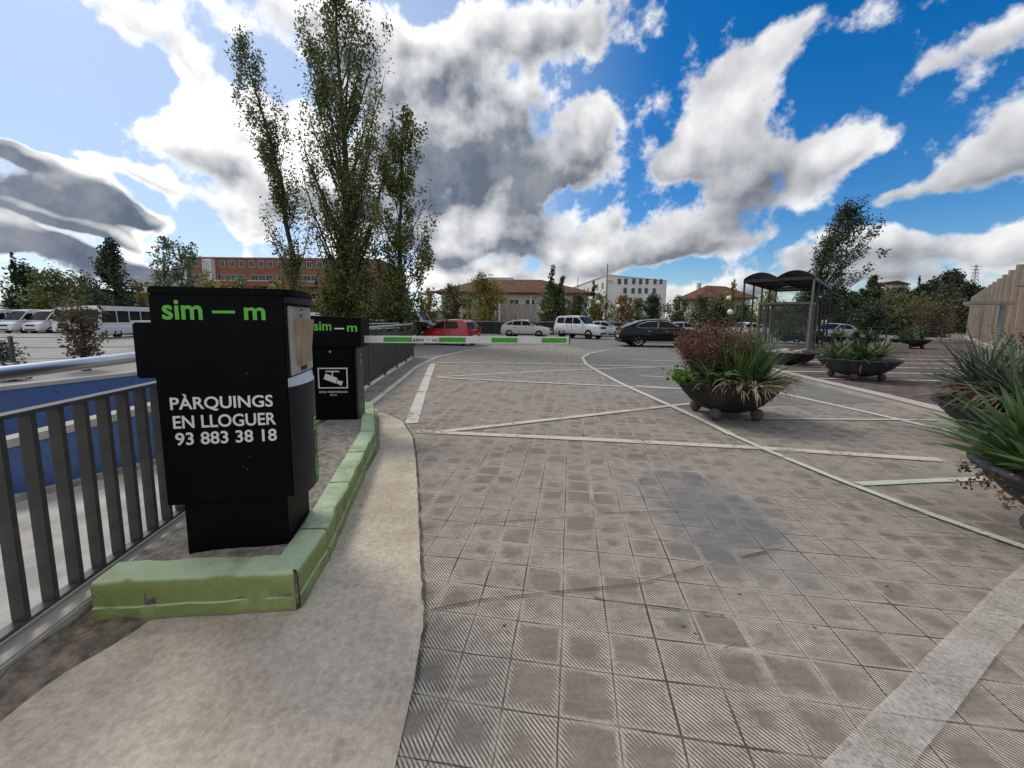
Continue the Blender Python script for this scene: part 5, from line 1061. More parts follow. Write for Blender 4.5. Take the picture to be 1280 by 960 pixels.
def planter(label, x, y, z=0., R=.87, mat='bowl', soil='soil', rz=0., zs=1.06, group='round bowl planters'):
    r = thing('planter', label, 'planter', (x, y, z), rz, group); k = R/.87; r.scale = (1, 1, zs)
    prof = [(.001, .09), (.26, .085), (.42, .125), (.58, .21), (.70, .31), (.785, .40), (.795, .412), (.80, .425), (.835, .45), (.87, .475), (.875, .50), (.86, .512), (.80, .505), (.76, .485), (.72, .40), (.001, .39)]
    # shallow ribs round the bowl
    p2 = []
    for (a, b) in zip(prof[:6], prof[1:7]):
        for q in range(4): t = q/4; p2.append((a[0]+(b[0]-a[0])*t - (.006 if q in (2,) else 0), a[1]+(b[1]-a[1])*t))
    p2 += prof[6:]
    mb = MB(); mb.lathe([(a*k, b) for a, b in p2], 56); mb.build('bowl', M[mat], r, smooth=50)
    for q in range(4):
        a = math.pi/4+q*math.pi/2; mb = MB(); mb.lathe([(.001, -.09), (.05, -.078), (.085, -.03), (.09, .01), (.07, .06), (.001, .08)], 14, c=(.50*k*math.cos(a), .50*k*math.sin(a), .09)); mb.build('foot', M['footconc'], r, smooth=60)
    mb = MB(); nx = 30; vs = [(0, 0, .47)]; fs = []
    for j in range(1, 6):
        for i in range(nx):
            a = 2*math.pi*i/nx; rr = .745*k*j/5; vs.append((rr*math.cos(a), rr*math.sin(a), .465+.03*mnoise.noise(Vector((rr*math.cos(a)*5, rr*math.sin(a)*5, x)))*(1 if j < 5 else .2)))
    fs = [(0, 1+i, 1+(i+1) % nx) for i in range(nx)] + [(1+(j-1)*nx+i, 1+j*nx+i, 1+j*nx+(i+1) % nx, 1+(j-1)*nx+(i+1) % nx) for j in range(1, 5) for i in range(nx)]
    mb.add(vs, fs); mb.build('soil', M[soil], r, smooth=60); return r
# 1: the big planter on the painted lines
x, y = 3.52, 6.22
planter('weathered bowl planter on the painted line, holding the reddish dry shrub and strap leaves', x, y, 0, .80, 'bowl_brown', zs=1.2)
rg = np.random.default_rng(31)
v1, t1 = blades(240, rg, (.6, .95), .038, (52, 88), .26, .4, .47, cx=.10, cy=-.22); v2, t2 = blades(130, rg, (.5, .8), .034, (25, 70), .28, .8, .47, cx=.18, cy=-.15)
plant('strap_leaf_plant', 'upright dark green strap leaved plant in the middle of the weathered planter', 'plant', (x, y, .09), [('leaf_blades', np.concatenate([v1, v2]), np.concatenate([t1, t2]), 'strap')])
v1, t1 = blades(95, rg, (.28, .50), .034, (-10, 40), .32, 2.1, .50, (190, 350), cx=.0, cy=-.50); v2, t2 = blades(45, rg, (.3, .52), .032, (0, 45), .18, 1.8, .50, (-90, 30), cx=.5, cy=-.3)
plant('spider_plant', 'pale variegated blades hanging over the front rim of the weathered planter', 'plant', (x, y, .09), [('leaf_blades', np.concatenate([v1, v2]), np.concatenate([t1, t2]), 'vari')])
v1, t1 = blades(60, rg, (.4, .7), .03, (10, 60), .2, 1.2, .50, (150, 300), cx=-.35, cy=-.25)
plant('spider_plant', 'green grassy tuft hanging at the left of the weathered planter', 'plant', (x, y, .09), [('leaf_blades', v1, t1, 'strap')])
def shrub(name, label, loc, stems, H, R, mat, n, leaf, seed, base=.47, squash=.6, top=(.45, 1.0), cat='shrub', off=(0, 0), stem_mat='stem_red', rad=.006):
    rg = np.random.default_rng(seed); r = thing(name, label, cat, loc); cs = []; tn = []; mb = MB()
    for i in range(stems):
        a = rg.uniform(0, 2*math.pi); rr = R*math.sqrt(rg.random()); h = base + H*(rg.uniform(.72, 1.05))*(1-.28*(rr/R)**2)
        p0 = np.array([off[0]+rr*.35*math.cos(a), off[1]+rr*.35*math.sin(a), base]); p3 = np.array([off[0]+rr*math.cos(a), off[1]+rr*math.sin(a), h]); pm = (p0+p3)/2+np.array([rr*.12*math.cos(a), rr*.12*math.sin(a), .08])
        mb.tube([p0, pm, p3], [rad, rad*.7, rad*.3], 4, cap=False)
        ct = rg.normal(.5, .25); s = rg.uniform(top[0], top[1], max(1, n//stems))[:, None]
        q = p0*(1-s)**2+pm*2*s*(1-s)+p3*s*s; cs.append(q+rg.normal(size=q.shape)*np.array([.045, .045, .04])*R*1.6); tn.append(ct+rg.normal(size=len(q))*.18)
    mb.build('stems', M[stem_mat], r, recalc=False); cs = np.concatenate(cs); link('foliage', np_mesh('foliage', leaves(cs, leaf, rg, None, .6), 4, LEAF[mat], np.concatenate(tn)), r); return r
shrub('dry_shrub', 'dry reddish brown shrub spreading above the weathered planter', (x-.12, y+.14, .07), 170, 1.06, .72, 'red', 12500, .036, 33, top=(.30, 1.02))
rg = np.random.default_rng(35); c = rg.normal(size=(380, 3))*np.array([.09, .12, .05])+np.array([-.78, -.12, .58])
plant('ivy', 'bright green ivy clump on the left rim of the weathered planter', 'plant', (x, y, .09), [('leaves', leaves(c, .07, rg, None, .8), rg.normal(.4, .25, 380), 'ivy')])
# 2: the planter on the brick paving
def yucca(label, loc, n, L, wd, seed, mat='yucca', heads=3, R=.4, elev=(5, 80), droop=.55, dry=0, group=None, z0=.47):
    rg = np.random.default_rng(seed); V = []; Tn = []
    for h in range(heads):
        a = 2*math.pi*h/heads+rg.uniform(0, 1); rr = R*rg.uniform(.6, 1) if heads > 1 else 0
        v, t = blades(n//heads, rg, L, wd, elev, .05, droop, z0+rg.uniform(0, .12), cx=rr*math.cos(a), cy=rr*math.sin(a)); V.append(v); Tn.append(t+rg.normal()*.12)
    parts = [('leaf_blades', np.concatenate(V), np.concatenate(Tn), mat)]
    if dry: v, t = blades(dry, rg, (L[0]*.6, L[1]*.8), wd*.9, (-30, 25), R, 1.2, z0+.02); parts.append(('dead_blades', v, t, 'dry'))
    return plant('yucca_plant', label, 'plant', loc, parts, group)
x, y = 8.98, 9.95
planter('dark bowl planter with bright green yuccas alone on the striped brick paving', x, y, .1, .87)
yucca('bright green spiky yuccas filling the dark bowl on the striped brick paving', (x, y, .1), 330, (.40, .72), .042, 41, heads=6, R=.62, elev=(0, 80), droop=.5, dry=40)
# 3: flat planter with rubble under the shelter
x, y = 9.55, 13.3
planter('nearly empty bowl planter with rubble, in front of the shelter', x, y, .0, .92, 'bowl_brown')
mb = MB(); rg = np.random.default_rng(6)
def rock(c, s, seed):
    bm = bmesh.new(); bmesh.ops.create_icosphere(bm, subdivisions=2, radius=1)
    for v in bm.verts: v.co = Vector((v.co.x*s[0], v.co.y*s[1], v.co.z*s[2]))*(1+.35*mnoise.noise(v.co*1.7+Vector((seed, 0, 0))))
    me = bpy.data.meshes.new('rock'); bm.to_mesh(me); bm.free(); me.materials.append(M['conc_lt']); o = link('rubble_rock', me, None, c); return o
for i, (dx, dy, s, lab) in enumerate(((-.25, -.1, (.30, .22, .13), 'largest pale rock lying in the nearly empty planter'), (.15, -.25, (.16, .14, .09), 'small pale rock right of the largest one in the nearly empty planter'), (-.55, .05, (.15, .14, .08), 'small rock at the left rim of the nearly empty planter'))): tag(rock((x+dx, y+dy, .52), s, i), lab, 'rock')
mb = MB(); mb.beam((x-.1, y-.5, .56), (x+.75, y+.15, .62), .09, .03); tag(mb.build('wood_plank', M['hood']), 'weathered plank laid across the nearly empty planter', 'plank')
# 4: near right planter
x, y = 4.24, 2.30
planter('large dark bowl planter nearest the camera at the right edge', x, y, 0, .90)
yucca('long bladed green yucca in the nearest planter at the right edge', (x, y, 0), 300, (.5, .85), .044, 43, heads=6, R=.62, elev=(10, 86), droop=.45, dry=0)
yucca('dark upright yucca tuft rising near the left rim of the nearest planter', (x-.40, y+.42, 0), 150, (.45, .8), .046, 51, 'strap', heads=2, R=.12, elev=(15, 88), droop=.4)
rg = np.random.default_rng(9); c = rg.normal(size=(620, 3))*np.array([.22, .22, .07])+np.array([.05, -.45, .60])
plant('ground_ivy', 'low bright green leaves at the front of the nearest planter', 'plant', (x, y, 0), [('leaves', leaves(c, .065, rg, None, .7), rg.normal(.5, .25, 620), 'ivy')])
r = thing('trailing_plant', 'reddish trailing sprigs hanging over the left rim of the nearest planter', 'plant', (x, y, 0)); cs = []; mb = MB()
for i in range(7):
    a = R_(140+i*9); p = np.array([.86*math.cos(a), .86*math.sin(a), .51]); pts = [p*.9+np.array([0, 0, .02])]
    for k in range(6): pts.append(p.copy()); cs += [p+rg.normal(size=3)*.018 for q in range(7)]; p = p+np.array([.012*math.cos(a)+rg.normal()*.02, .012*math.sin(a)+rg.normal()*.02, -.035*(1 if i % 2 else .55)])
    mb.tube(pts, .003, 4, cap=False)
mb.build('stems', M['stem_red'], r, recalc=False); link('leaves', np_mesh('leaves', leaves(np.array(cs), .034, rg, None, .7), 4, LEAF['dry'], rg.normal(.4, .2, len(cs))), r)
# 5: planter behind it
x, y = 6.46, 4.65
planter('dark bowl planter with a shaggy grey green yucca, second from the right edge', x, y, 0, .88)
yucca('shaggy grey green yucca with dead brown blades in the second planter from the right edge', (x, y, 0), 760, (.5, .92), .034, 45, 'blueyuc', heads=9, R=.58, elev=(-15, 85), droop=.5, dry=300, z0=.66)
shrub('twiggy_shrub', 'almost bare twiggy shrub with a few red leaves rising above the shaggy yucca', (x, y, 0), 26, 1.15, .75, 'red', 300, .035, 46, top=(.6, 1.0), off=(.1, .2))
v1, t1 = blades(120, np.random.default_rng(47), (.35, .7), .03, (-10, 80), .4, .6, .5)
plant('dry_tuft', 'tangled brown dry tuft amid the shaggy yucca', 'plant', (x+.2, y-.1, .1), [('leaf_blades', v1, t1, 'dry')])
# 6: red shrub planter further right
x, y = 9.2, 6.6
planter('bowl planter with a red leaved shrub, mostly hidden behind the shaggy yucca', x, y, .1, .87)
shrub('red_shrub', 'rust red leafy shrub at the right edge in front of the ribbed building', (x, y, .1), 60, .95, .75, 'red', 2600, .05, 48, top=(.35, 1.0))
# 7: far planters beyond the shelter
far = [(1042, 26, 'small far planter with dark yuccas seen between the shelter posts'), (985, 28, 'small far planter seen through the glass booth'), (1141, 22.5, 'far planter with yuccas alone on the right of the distant plaza'), (1085, 24, 'far planter with yuccas beyond the planter on the brick paving'), (1012, 27, 'small far planter beside the corner of the glass booth')]
for i, (px, Y, lab) in enumerate(far):
    x = X_(px, Y); planter(lab, x, Y, .1, .9); yucca('green yuccas of the ' + lab.split(' with')[0].split(' seen')[0].split(' beside')[0] + (' between the posts', ' through the glass', ' at the right', ' past the brick paving', ' at the booth corner')[i], (x, Y, .1), 120, (.4, .75), .07, 60+i, heads=5, R=.6, droop=.5)
mb = MB(); a = gz(1112, 432, .1); mb.bb((0, 0, 0), (1.6, .5, .42)); mb.bb((.1, .05, .4201), (1.5, .45, .46)); b_ = mb.build('stone_bench', M['conc_lt'], None, bevel=.02, loc=(X_(1100, 19), 19, .1)); tag(b_, 'pale stone bench block behind the yuccas on the brick paving', 'bench')
# fallen leaves on the paving
rg = np.random.default_rng(77); lp = []
for i in range(70):
    px, py = rg.uniform(545, 1250), 470+330*rg.random()**1.2; p = gz(px, py)
    if p.x < 7: lp.append((p.x, p.y, .022))
lp = np.array(lp); lv = leaves(lp, .032, rg, None, .7); lv[:, :, 2] = .022+(lv[:, :, 2]-.022)*.25
tag(link('fallen_leaves', np_mesh('fallen_leaves', lv, 4, LEAF['dry'], rg.normal(.3, .3, len(lp)))), 'dry brown leaf litter scattered on the paving', 'leaf litter', kind='stuff')

# ------------------------------------------------------------------ vehicles
def wheel_meshes(r, wd, rimmat):
    mb = MB(); mb.lathe([(r*.62, -wd/2), (r*.93, -wd/2), (r, -wd*.32), (r, wd*.32), (r*.93, wd/2), (r*.62, wd/2)], 26, axis='Y'); t = mb.mesh('wheel', M['tyre'], smooth=40)
    mb = MB(); mb.lathe([(0.001, -wd*.30), (r*.16, -wd*.34), (r*.18, -wd*.20)], 18, axis='Y'); mb.lathe([(r*.55, -wd*.40), (r*.64, -wd*.46), (r*.64, wd*.3), (r*.58, wd*.3), (r*.55, -wd*.40)], 26, axis='Y')
    for k in range(5):
        a = 2*math.pi*k/5; d = Vector((math.cos(a), 0, math.sin(a))); mb.beam(d*r*.12+Vector((0, -wd*.30, 0)), d*r*.60+Vector((0, -wd*.37, 0)), r*.17, .02)
    mb.lathe([(0.001, -wd*.22), (r*.60, -wd*.22), (r*.60, -wd*.18), (.001, -wd*.18)], 20, mi=1, axis='Y'); return t, mb.mesh('rim', [M[rimmat], M['plastic']], smooth=40)
def vehicle(name, label, cat, loc, heading, S, paint, group=None):
    """S: profile of the body seen from the side, x from tail (negative) to nose"""
    r = thing(name, label, cat, loc, heading, group); hw = S['W']/2; PM = P[paint]; zb = S.get('zb', .22)
    belt = S['belt']; st = S['stations']     # (x, top z, width factor)
    def ring(x, zt, f, lift=0.):
        w_ = hw*f; z0 = zb+lift; zm = z0+(zt-z0)*.45
        half = [(w_*.90, z0), (w_*.985, z0+.10), (w_, zm), (w_*.985, zt-.10 if zt-.10 > zm else zm+.01), (w_*.93, zt-.02), (w_*.5, zt+.012)]
        return [(x, -a, b) for a, b in half[::-1]] + [(x, a, b) for a, b in half]
    mb = MB(); rows = [ring(*s) for s in st]; n = len(rows[0]); mb.add(sum(rows, []), [(i*n+k, i*n+(k+1) % n, (i+1)*n+(k+1) % n, (i+1)*n+k) for i in range(len(rows)-1) for k in range(n)] + [tuple(range(n)), tuple((len(rows)-1)*n+k for k in range(n-1, -1, -1))])
    body = mb.build('body', PM, r, smooth=38)
    rw = S['rw']; cut = MB()
    for ax in S['axles']: cut.lathe([(.001, -hw-.3), (rw*1.16, -hw-.3), (rw*1.16, -hw+.30), (.001, -hw+.30)], 27, axis='Y', c=(ax+.0037, 0, rw+.0023)); cut.lathe([(.001, hw-.30), (rw*1.16, hw-.30), (rw*1.16, hw+.3), (.001, hw+.3)], 27, axis='Y', c=(ax+.0037, 0, rw+.0023))
    co = cut.build('cutter', M['plastic']); md = body.modifiers.new('b', 'BOOLEAN'); md.operation = 'DIFFERENCE'; md.object = co; md.solver = 'EXACT'
    dg = bpy.context.evaluated_depsgraph_get(); me = bpy.data.meshes.new_from_object(body.evaluated_get(dg)); body.modifiers.clear(); body.data = me; me.name = 'body'; bpy.data.objects.remove(co)
    while len(me.materials) > 1: me.materials.pop()
    me.polygons.foreach_set('material_index', [0]*len(me.polygons)); me.set_sharp_from_angle(angle=R_(38))
    # inner wheel housings
    mb = MB()
    for ax in S['axles']:
        for s in (-1, 1): mb.bb((ax-rw*1.1, s*(hw-.29), rw*.6), (ax+rw*1.1, s*(hw-.31), rw*2.05))
    mb.bb((st[0][0]+.25, -hw*.8, zb-.04), (st[-1][0]-.25, hw*.8, zb+.02)); mb.build('underbody', M['plastic'], r)
    # cabin
    roof = S['roof']; k = S.get('tumble', .22); wb = hw*S.get('cabw', .93); cl = S.get('crown', .05)
    def yw(z): return wb-(z-belt)*k
    pts = [(x, z) for x, z in roof]; mb = MB(); vs = []
    for (x, z) in pts: vs += [(x, -wb, belt-.06), (x, -yw(z), z), (x, -yw(z)*.5, z+(cl*.8 if z > belt+.1 else 0)), (x, yw(z)*.5, z+(cl*.8 if z > belt+.1 else 0)), (x, yw(z), z), (x, wb, belt-.06)]
    mb.add(vs, [(i*6+q, (i+1)*6+q, (i+1)*6+q+1, i*6+q+1) for i in range(len(pts)-1) for q in range(5)]); mb.build('cabin', P[S['roofpaint']] if 'roofpaint' in S else PM, r, smooth=30)
    for win in S['side']:
        for s in (-1, 1):
            off = .006
            o = [(x, s*(yw(z)+off), z) for x, z in win]; mb = MB(); q = o + [(x, s*(abs(yy)-.02), z) for x, yy, z in o]; m_ = len(win)
            mb.add(q, [tuple(range(m_)), tuple(range(2*m_-1, m_-1, -1))]+[(i, m_+i, m_+(i+1) % m_, (i+1) % m_) for i in range(m_)]); mb.build('side_window', M['glass'], r)
            if S.get('trim'):
                mb = MB(); top = [p for p in o]; mb.tube([(p[0], p[1]+s*.012, p[2]) for p in top+top[:1]], .016, 5, cap=True); mb.build('window_trim', M['chrome'], r)
    def slab(pa, pb, nm, inset=.07, z_in=.07, mat='glass'):
        (xa, za), (xb, zb2) = pa, pb; d = Vector((xb-xa, 0, zb2-za)); n = Vector((-d.z, 0, d.x)).normalized(); n = n if n.z > 0 else -n
        a = Vector((xa, 0, za))+d*z_in; b = Vector((xa, 0, za))+d*(1-z_in); ya = yw(a.z)-inset; yb = yw(b.z)-inset; o = n*(.012)
        cr = n*(cl*.8+.012) ; base_up = lambda z: n*(cl*.55*min(1, max(0, (z-belt)/.3)))
        mb = MB(); top = [a+Vector((0, -ya, 0))+o, a+Vector((0, -ya*.5, 0))+o+base_up(a.z), a+Vector((0, ya*.5, 0))+o+base_up(a.z), a+Vector((0, ya, 0))+o, b+Vector((0, yb, 0))+o, b+Vector((0, yb*.5, 0))+o+base_up(b.z)*1.5, b+Vector((0, -yb*.5, 0))+o+base_up(b.z)*1.5, b+Vector((0, -yb, 0))+o]
        mb.add(top, [(0, 1, 6, 7), (1, 2, 5, 6), (2, 3, 4, 5)]); mb.build(nm, M[mat], r, smooth=40)
    slab(S['wind'][0], S['wind'][1], 'windscreen'); 
    if 'rear' in S: slab(S['rear'][0], S['rear'][1], 'rear_window', .10)
    tm_, rm_ = wheel_meshes(rw, S.get('tw', .21), S.get('rim', 'rim'))
    for ax in S['axles']:
        for s in (-1, 1):
            t_ = link('wheel', tm_, r, (ax, s*(hw-.11), rw), (0, 0, 0 if s < 0 else math.pi)); link('rim', rm_, t_)
    xn, zn = st[-1][0], st[-1][1]; xt = st[0][0]; 
    for s in (-1, 1):
        hz = S.get('hz', .68); mb = MB(); mb.add([(xn-.42, s*hw*.965, hz+.06), (xn-.10, s*hw*.80, hz-.01), (xn+.012, s*hw*.52, hz-.02), (xn+.0, s*hw*.50, hz-.12), (xn-.08, s*hw*.82, hz-.14), (xn-.36, s*hw*.985, hz-.05)] , [(0, 1, 4, 5), (1, 2, 3, 4)])
        mb.add([(xn-.46, s*hw*.80, hz+.02), (xn-.16, s*hw*.6, hz-.04), (xn-.1, s*hw*.4, hz-.05)], [(0, 1, 2)]); mb.v = mb.v[:6]; mb.f = mb.f[:2]; mb.mi = mb.mi[:2]; mb.build('headlight', M['lamp'], r)
        tz = S.get('tz', .85); th = S.get('th', .22); mb = MB(); mb.bb((xt-.012, s*hw*.70, tz-th/2), (xt+.10, s*hw*.955, tz+th/2)); mb.build('tail_light', M['tail'], r, bevel=.015)
        mx = S.get('mirror', .62); mb = MB(); mb.bb((mx-.06, s*(hw-.01), belt+.02), (mx+.07, s*(hw+.19), belt+.17)); mb.build('mirror', M[S['mirmat']] if 'mirmat' in S else PM, r, bevel=.03)
        for hx in S.get('handles', (.0,)): mb = MB(); mb.bb((hx-.09, s*hw*.975, belt-.155), (hx+.09, s*(hw+.012), belt-.125)); mb.build('door_handle', M['plastic'] if paint != 'black' else M['chrome'], r)
        for sx in S.get('seams', ()): mb = MB(); mb.bb((sx-.006, s*hw*.93, zb+.16), (sx+.006, s*(hw*1.001), belt-.03)); mb.build('door_seam', M['plastic'], r)
        mb = MB(); mb.bb((S['axles'][0]+rw*1.18, s*(hw*.95), zb-.02), (S['axles'][1]-rw*1.18, s*(hw*.985+.01), zb+.09)); mb.build('sill', M[S.get('sill', 'plastic')], r, bevel=.01)
    gz_ = S.get('hz', .68)-.07; mb = MB(); mb.bb((xn-.06, -hw*.46, gz_-.10), (xn+.014, hw*.46, gz_+.07)); mb.build('grille', M['plastic'], r, bevel=.015)
    mb = MB(); mb.bb((xn-.1, -hw*.62, zb+.04), (xn+.016, hw*.62, zb+.17)); mb.build('lower_intake', M['plastic'], r, bevel=.01)
    for xx, zz in ((xn+.018, zb+.26), (xt-.018, zb+.34)): mb = MB(); mb.bb((xx-.006, -.25, zz-.055), (xx+.006, .25, zz+.055)); mb.build('number_plate', M['plate'], r)
    mb = MB(); mb.bb((xt-.01, -hw*.9, zb), (xt+.06, hw*.9, zb+.16)); mb.build('rear_bumper', M['plastic'] , r, bevel=.01)
    return r
HATCH = dict(W=1.62, belt=.93, rw=.28, axles=(-1.15, 1.17), tumble=.26, hz=.72, tz=.92, th=.34, mirror=.72, handles=(.02,), seams=(-.42, .82),
    stations=[(-1.70, .60, .86), (-1.66, .90, .94), (-1.4, .95, .98), (-.6, .95, 1.), (.4, .93, 1.), (.95, .90, .985), (1.4, .80, .95), (1.62, .66, .86), (1.70, .50, .74)],
    roof=[(-1.66, .90), (-1.45, 1.33), (-1.25, 1.44), (-.3, 1.47), (.1, 1.44), (1.05, .90)], wind=((1.05, .92), (.14, 1.43)), rear=((-1.67, .96), (-1.44, 1.36)),
    side=[[(.85, .97), (.20, 1.35), (-.05, 1.38), (-.05, .97)], [(-.13, .98), (-.13, 1.385), (-.85, 1.37), (-.98, 1.10), (-.92, .99)]])
CROSS = dict(W=1.79, belt=1.0, rw=.335, axles=(-1.32, 1.25), tumble=.27, hz=.80, tz=.98, th=.16, mirror=.62, handles=(.12, -.82), seams=(-.36, .78), sill='plastic', zb=.26, rim='rimdark',
    stations=[(-2.12, .70, .84), (-2.06, .98, .93), (-1.7, 1.03, .98), (-.6, 1.02, 1.), (.5, 1.0, 1.), (1.0, .99, .985), (1.6, .90, .95), (1.98, .80, .88), (2.12, .58, .76)],
    roof=[(-2.02, 1.0), (-1.65, 1.28), (-1.1, 1.44), (-.3, 1.49), (.1, 1.47), (1.12, .99)], wind=((1.12, 1.0), (.16, 1.46)), rear=((-2.02, 1.03), (-1.55, 1.32)),
    side=[[(.90, 1.05), (.22, 1.38), (-.22, 1.41), (-.22, 1.05)], [(-.30, 1.05), (-.30, 1.41), (-.95, 1.38), (-1.10, 1.06)], [(-1.18, 1.08), (-1.04, 1.35), (-1.35, 1.27), (-1.68, 1.10)]])
SUV = dict(W=1.88, belt=1.18, rw=.39, axles=(-1.42, 1.37), tumble=.2, hz=.98, tz=1.12, th=.34, mirror=.72, handles=(.10, -.85), seams=(-.36, .80), sill='plastic', zb=.34, rim='rimdark', crown=.06,
    stations=[(-2.36, .90, .90), (-2.32, 1.16, .96), (-1.9, 1.20, 1.), (-.6, 1.20, 1.), (.5, 1.18, 1.), (1.0, 1.17, .99), (1.8, 1.10, .97), (2.22, 1.04, .93), (2.36, .74, .86)],
    roof=[(-2.28, 1.16), (-2.12, 1.70), (-1.95, 1.80), (-.5, 1.84), (.15, 1.79), (.95, 1.17)], wind=((.95, 1.18), (.2, 1.78)), rear=((-2.29, 1.22), (-2.10, 1.72)),
    side=[[(.76, 1.22), (.22, 1.68), (-.28, 1.71), (-.28, 1.22)], [(-.36, 1.22), (-.36, 1.71), (-1.08, 1.71), (-1.18, 1.22)], [(-1.28, 1.24), (-1.20, 1.70), (-1.95, 1.68), (-2.02, 1.26)]])
COUPE = dict(W=1.96, belt=1.08, rw=.375, axles=(-1.42, 1.50), tumble=.27, hz=.86, tz=1.02, th=.14, mirror=.86, handles=(.18, -.80), seams=(-.30, .92), sill='chrome', zb=.27, trim=True, mirmat='plastic',
    stations=[(-2.40, .80, .86), (-2.34, 1.12, .94), (-1.9, 1.16, 1.), (-.6, 1.11, 1.), (.5, 1.08, 1.), (1.2, 1.07, .99), (1.9, .98, .97), (2.26, .86, .90), (2.40, .60, .78)],
    roof=[(-2.26, 1.13), (-1.75, 1.34), (-1.1, 1.54), (-.3, 1.62), (.2, 1.60), (1.32, 1.07)], wind=((1.32, 1.08), (.26, 1.59)), rear=((-2.24, 1.15), (-1.2, 1.52)),
    side=[[(1.06, 1.12), (.28, 1.51), (-.22, 1.53), (-.22, 1.12)], [(-.30, 1.12), (-.30, 1.53), (-.85, 1.49), (-1.30, 1.36), (-1.62, 1.18), (-1.2, 1.12)]])
SEDAN = dict(W=1.78, belt=.95, rw=.32, axles=(-1.35, 1.35), tumble=.26, hz=.72, tz=.9, th=.16, mirror=.62, handles=(.1, -.8), seams=(-.36, .78), zb=.22,
    stations=[(-2.2, .65, .84), (-2.14, .93, .93), (-1.7, .98, .98), (-.6, .97, 1.), (.5, .95, 1.), (1.0, .93, .985), (1.6, .84, .95), (2.05, .74, .88), (2.2, .54, .76)],
    roof=[(-2.0, .94), (-1.5, 1.25), (-1.0, 1.40), (-.3, 1.45), (.1, 1.43), (1.15, .93)], wind=((1.15, .94), (.16, 1.42)), rear=((-2.0, .97), (-1.4, 1.29)),
    side=[[(.92, .99), (.22, 1.34), (-.22, 1.37), (-.22, .99)], [(-.30, .99), (-.30, 1.37), (-.95, 1.33), (-1.45, 1.10), (-1.3, 1.0)]])
VAN = dict(W=2.0, belt=1.35, rw=.34, axles=(-1.7, 1.75), tumble=.10, hz=.92, tz=1.25, th=.4, mirror=1.72, handles=(1.1,), seams=(.95, 1.75), zb=.30, crown=.05, cabw=.975, rim='rimdark',
    stations=[(-2.80, 1.2, .94), (-2.76, 1.36, .98), (-2.0, 1.37, 1.), (-.6, 1.37, 1.), (1.2, 1.37, 1.), (1.9, 1.33, .99), (2.4, 1.17, .96), (2.66, 1.02, .92), (2.78, .66, .84)],
    roof=[(-2.78, 1.33), (-2.72, 2.45), (-2.55, 2.54), (.6, 2.56), (1.15, 2.48), (2.15, 1.30)], wind=((2.16, 1.33), (1.22, 2.42)), rear=((-2.785, 1.42), (-2.72, 2.42)),
    side=[[(1.92, 1.42), (1.35, 2.12), (.85, 2.18), (.85, 1.42)], [(.70, 1.45), (.70, 2.2), (-.45, 2.2), (-.45, 1.45)], [(-.55, 1.45), (-.55, 2.2), (-1.6, 2.2), (-1.6, 1.45)], [(-1.7, 1.45), (-1.7, 2.2), (-2.6, 2.2), (-2.6, 1.45)]])
BUS = dict(W=2.35, belt=1.30, rw=.42, axles=(-2.3, 2.3), tumble=.04, hz=.78, tz=1.1, th=.4, mirror=3.95, mirmat='frame', handles=(), seams=(), zb=.30, crown=.05, cabw=.99, rim='rimdark',
    stations=[(-4.2, 1.1, .95), (-4.15, 1.32, .99), (-2.0, 1.33, 1.), (1.0, 1.33, 1.), (3.4, 1.33, 1.), (3.95, 1.30, .985), (4.12, 1.15, .95), (4.2, .7, .92)],
    roof=[(-4.17, 1.28), (-4.1, 2.65), (-3.95, 2.78), (2.9, 2.80), (3.75, 2.70), (4.02, 1.28)], wind=((4.03, 1.30), (3.80, 2.58)), rear=((-4.175, 1.6), (-4.10, 2.6)),
    side=[[(3.72, 1.40), (3.60, 2.40), (2.3, 2.42), (2.3, 1.40)]]+[[(2.2-1.25*q, 1.40), (2.2-1.25*q, 2.42), (1.05-1.25*q, 2.42), (1.05-1.25*q, 1.40)] for q in range(5)])
def put(px, Y): return X_(px, Y)
vehicle('parked_car', 'small red three door hatchback behind the barrier boom', 'car', (put(562, 23.), 23., .004), R_(158), HATCH, 'red')
vehicle('parked_car', 'pale silver crossover car with black wheels in front of the concrete wall', 'car', (put(659, 33), 33, .004), R_(-18), CROSS, 'silver')
vehicle('off_road_car', 'tall white off road car with dark wheels between the pale crossover and the black car', 'car', (put(726, 32.5), 32.5, .004), R_(-40), SUV, 'white').scale = (.90, 1, 1.02)
vehicle('parked_car', 'pale blue silver car half hidden behind the white off road car', 'car', (put(756, 37.), 37., .004), R_(-24), SEDAN, 'bluew')
vehicle('coupe_car', 'black sloping roofed car with bright window trim left of the dry reddish plant', 'car', (put(824, 23.3), 23.3, .004), R_(-4), COUPE, 'black')
vehicle('parked_car', 'silver car seen beyond the bonnet of the black car', 'car', (put(856, 36.5), 36.5, .004), R_(-10), SEDAN, 'grey')
vehicle('parked_car', 'white car far behind the shelter, left of the glass booth', 'car', (put(930, 37), 37, .004), R_(190), SEDAN, 'white')
vehicle('parked_car', 'pale blue grey car far behind the right posts of the shelter', 'car', (put(1042, 34.5), 34.5, .004), R_(200), SEDAN, 'bluew')
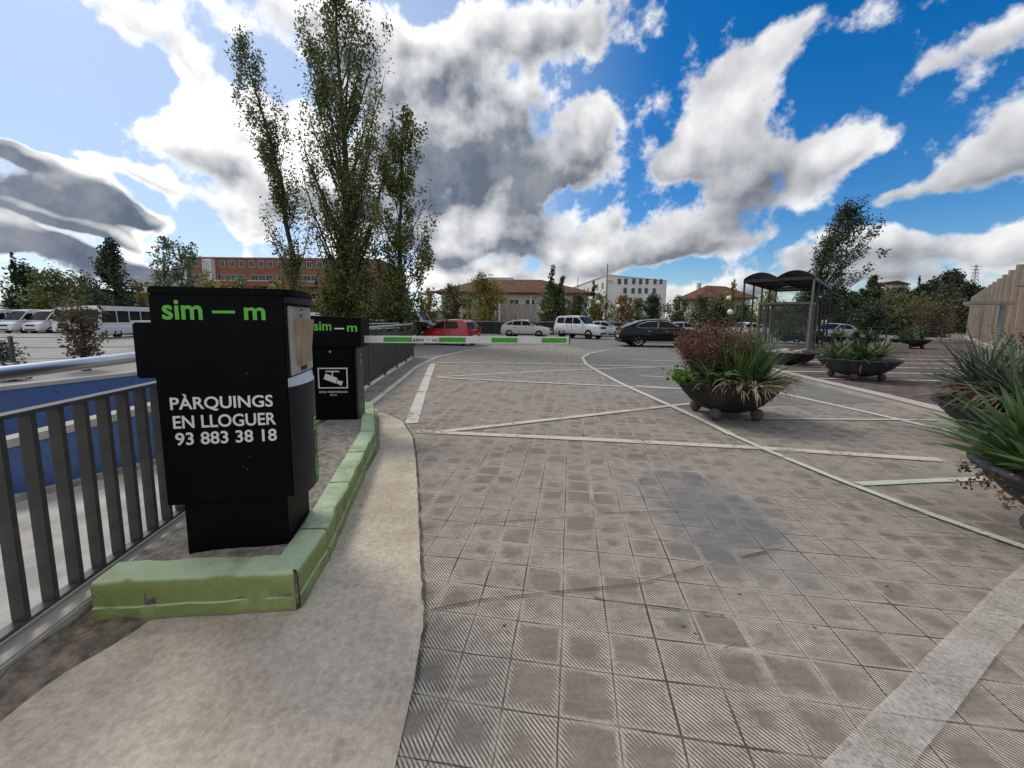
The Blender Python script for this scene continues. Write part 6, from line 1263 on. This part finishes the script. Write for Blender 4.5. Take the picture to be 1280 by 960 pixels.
vn = vehicle('black_van', 'black van with a pale roof and white arc decals beside the red hatchback', 'van', (put(503, 31), 31, .0), R_(-6), dict(VAN, roof=[(-2.78, 1.33), (-2.72, 2.05), (-2.55, 2.14), (.9, 2.18), (1.55, 2.10), (2.1, 1.30)], wind=((2.1, 1.33), (1.60, 2.04)), rear=((-2.785, 1.4), (-2.72, 2.0)), side=[[(1.86, 1.42), (1.35, 1.90), (.85, 1.94), (.85, 1.42)], [(.70, 1.45), (.70, 1.96), (-.45, 1.96), (-.45, 1.45)], [(-.55, 1.45), (-.55, 1.96), (-2.5, 1.94), (-2.6, 1.45)]], roofpaint='white', mirmat='plastic'), 'black')
for i, rr in enumerate((.35, .58, .81)):
    mb = MB(); seg = 14; pts = []
    for k in range(seg+1): a = R_(100+70*k/seg); pts.append((1.0+rr*math.cos(a), rr*math.sin(a)+.62))
    a_ = [(x*1.0, -1.013, z) for x, z in pts]; b_ = [(1.0+(x-1.0)*(rr-.09)/rr, -1.013, .62+(z-.62)*(rr-.09)/rr) for x, z in pts]; k = len(a_)
    mb.add(a_+b_, [(q, q+1, k+q+1, k+q) for q in range(seg)]); mb.build('arc_decal', M['white_txt'], vn)
gv = 'white vans and buses parked in the lot'
for (px, Y, hd, kind, lab) in ((8, 45, -88, VAN, 'leftmost white van, partly cut by the left edge'), (44, 43.5, -92, VAN, 'second white van from the left with a large sloping windscreen'), (74, 44, -90, VAN, 'third white van from the left, beside the small reddish tree'), (99, 45.5, -92, VAN, 'fourth white van, half hidden behind the small reddish tree'), (128, 44, -86, BUS, 'white minibus partly hidden behind the foremost white bus'), (157, 36.5, -84, BUS, 'foremost white bus with a flat windscreen and white mirror beside the ticket machine'), (176, 52, -40, VAN, 'white van far behind the foremost bus'),
                             (452, 44, 10, BUS, 'white bus behind the shrubs above the barrier cabinet'), (398, 46, 8, VAN, 'white van behind the shrubs at the rain hood')):
    vehicle('white_bus' if kind is BUS else 'white_van', lab, 'bus' if kind is BUS else 'van', (put(px, Y), Y, LOT), R_(hd), kind, 'white2', gv)
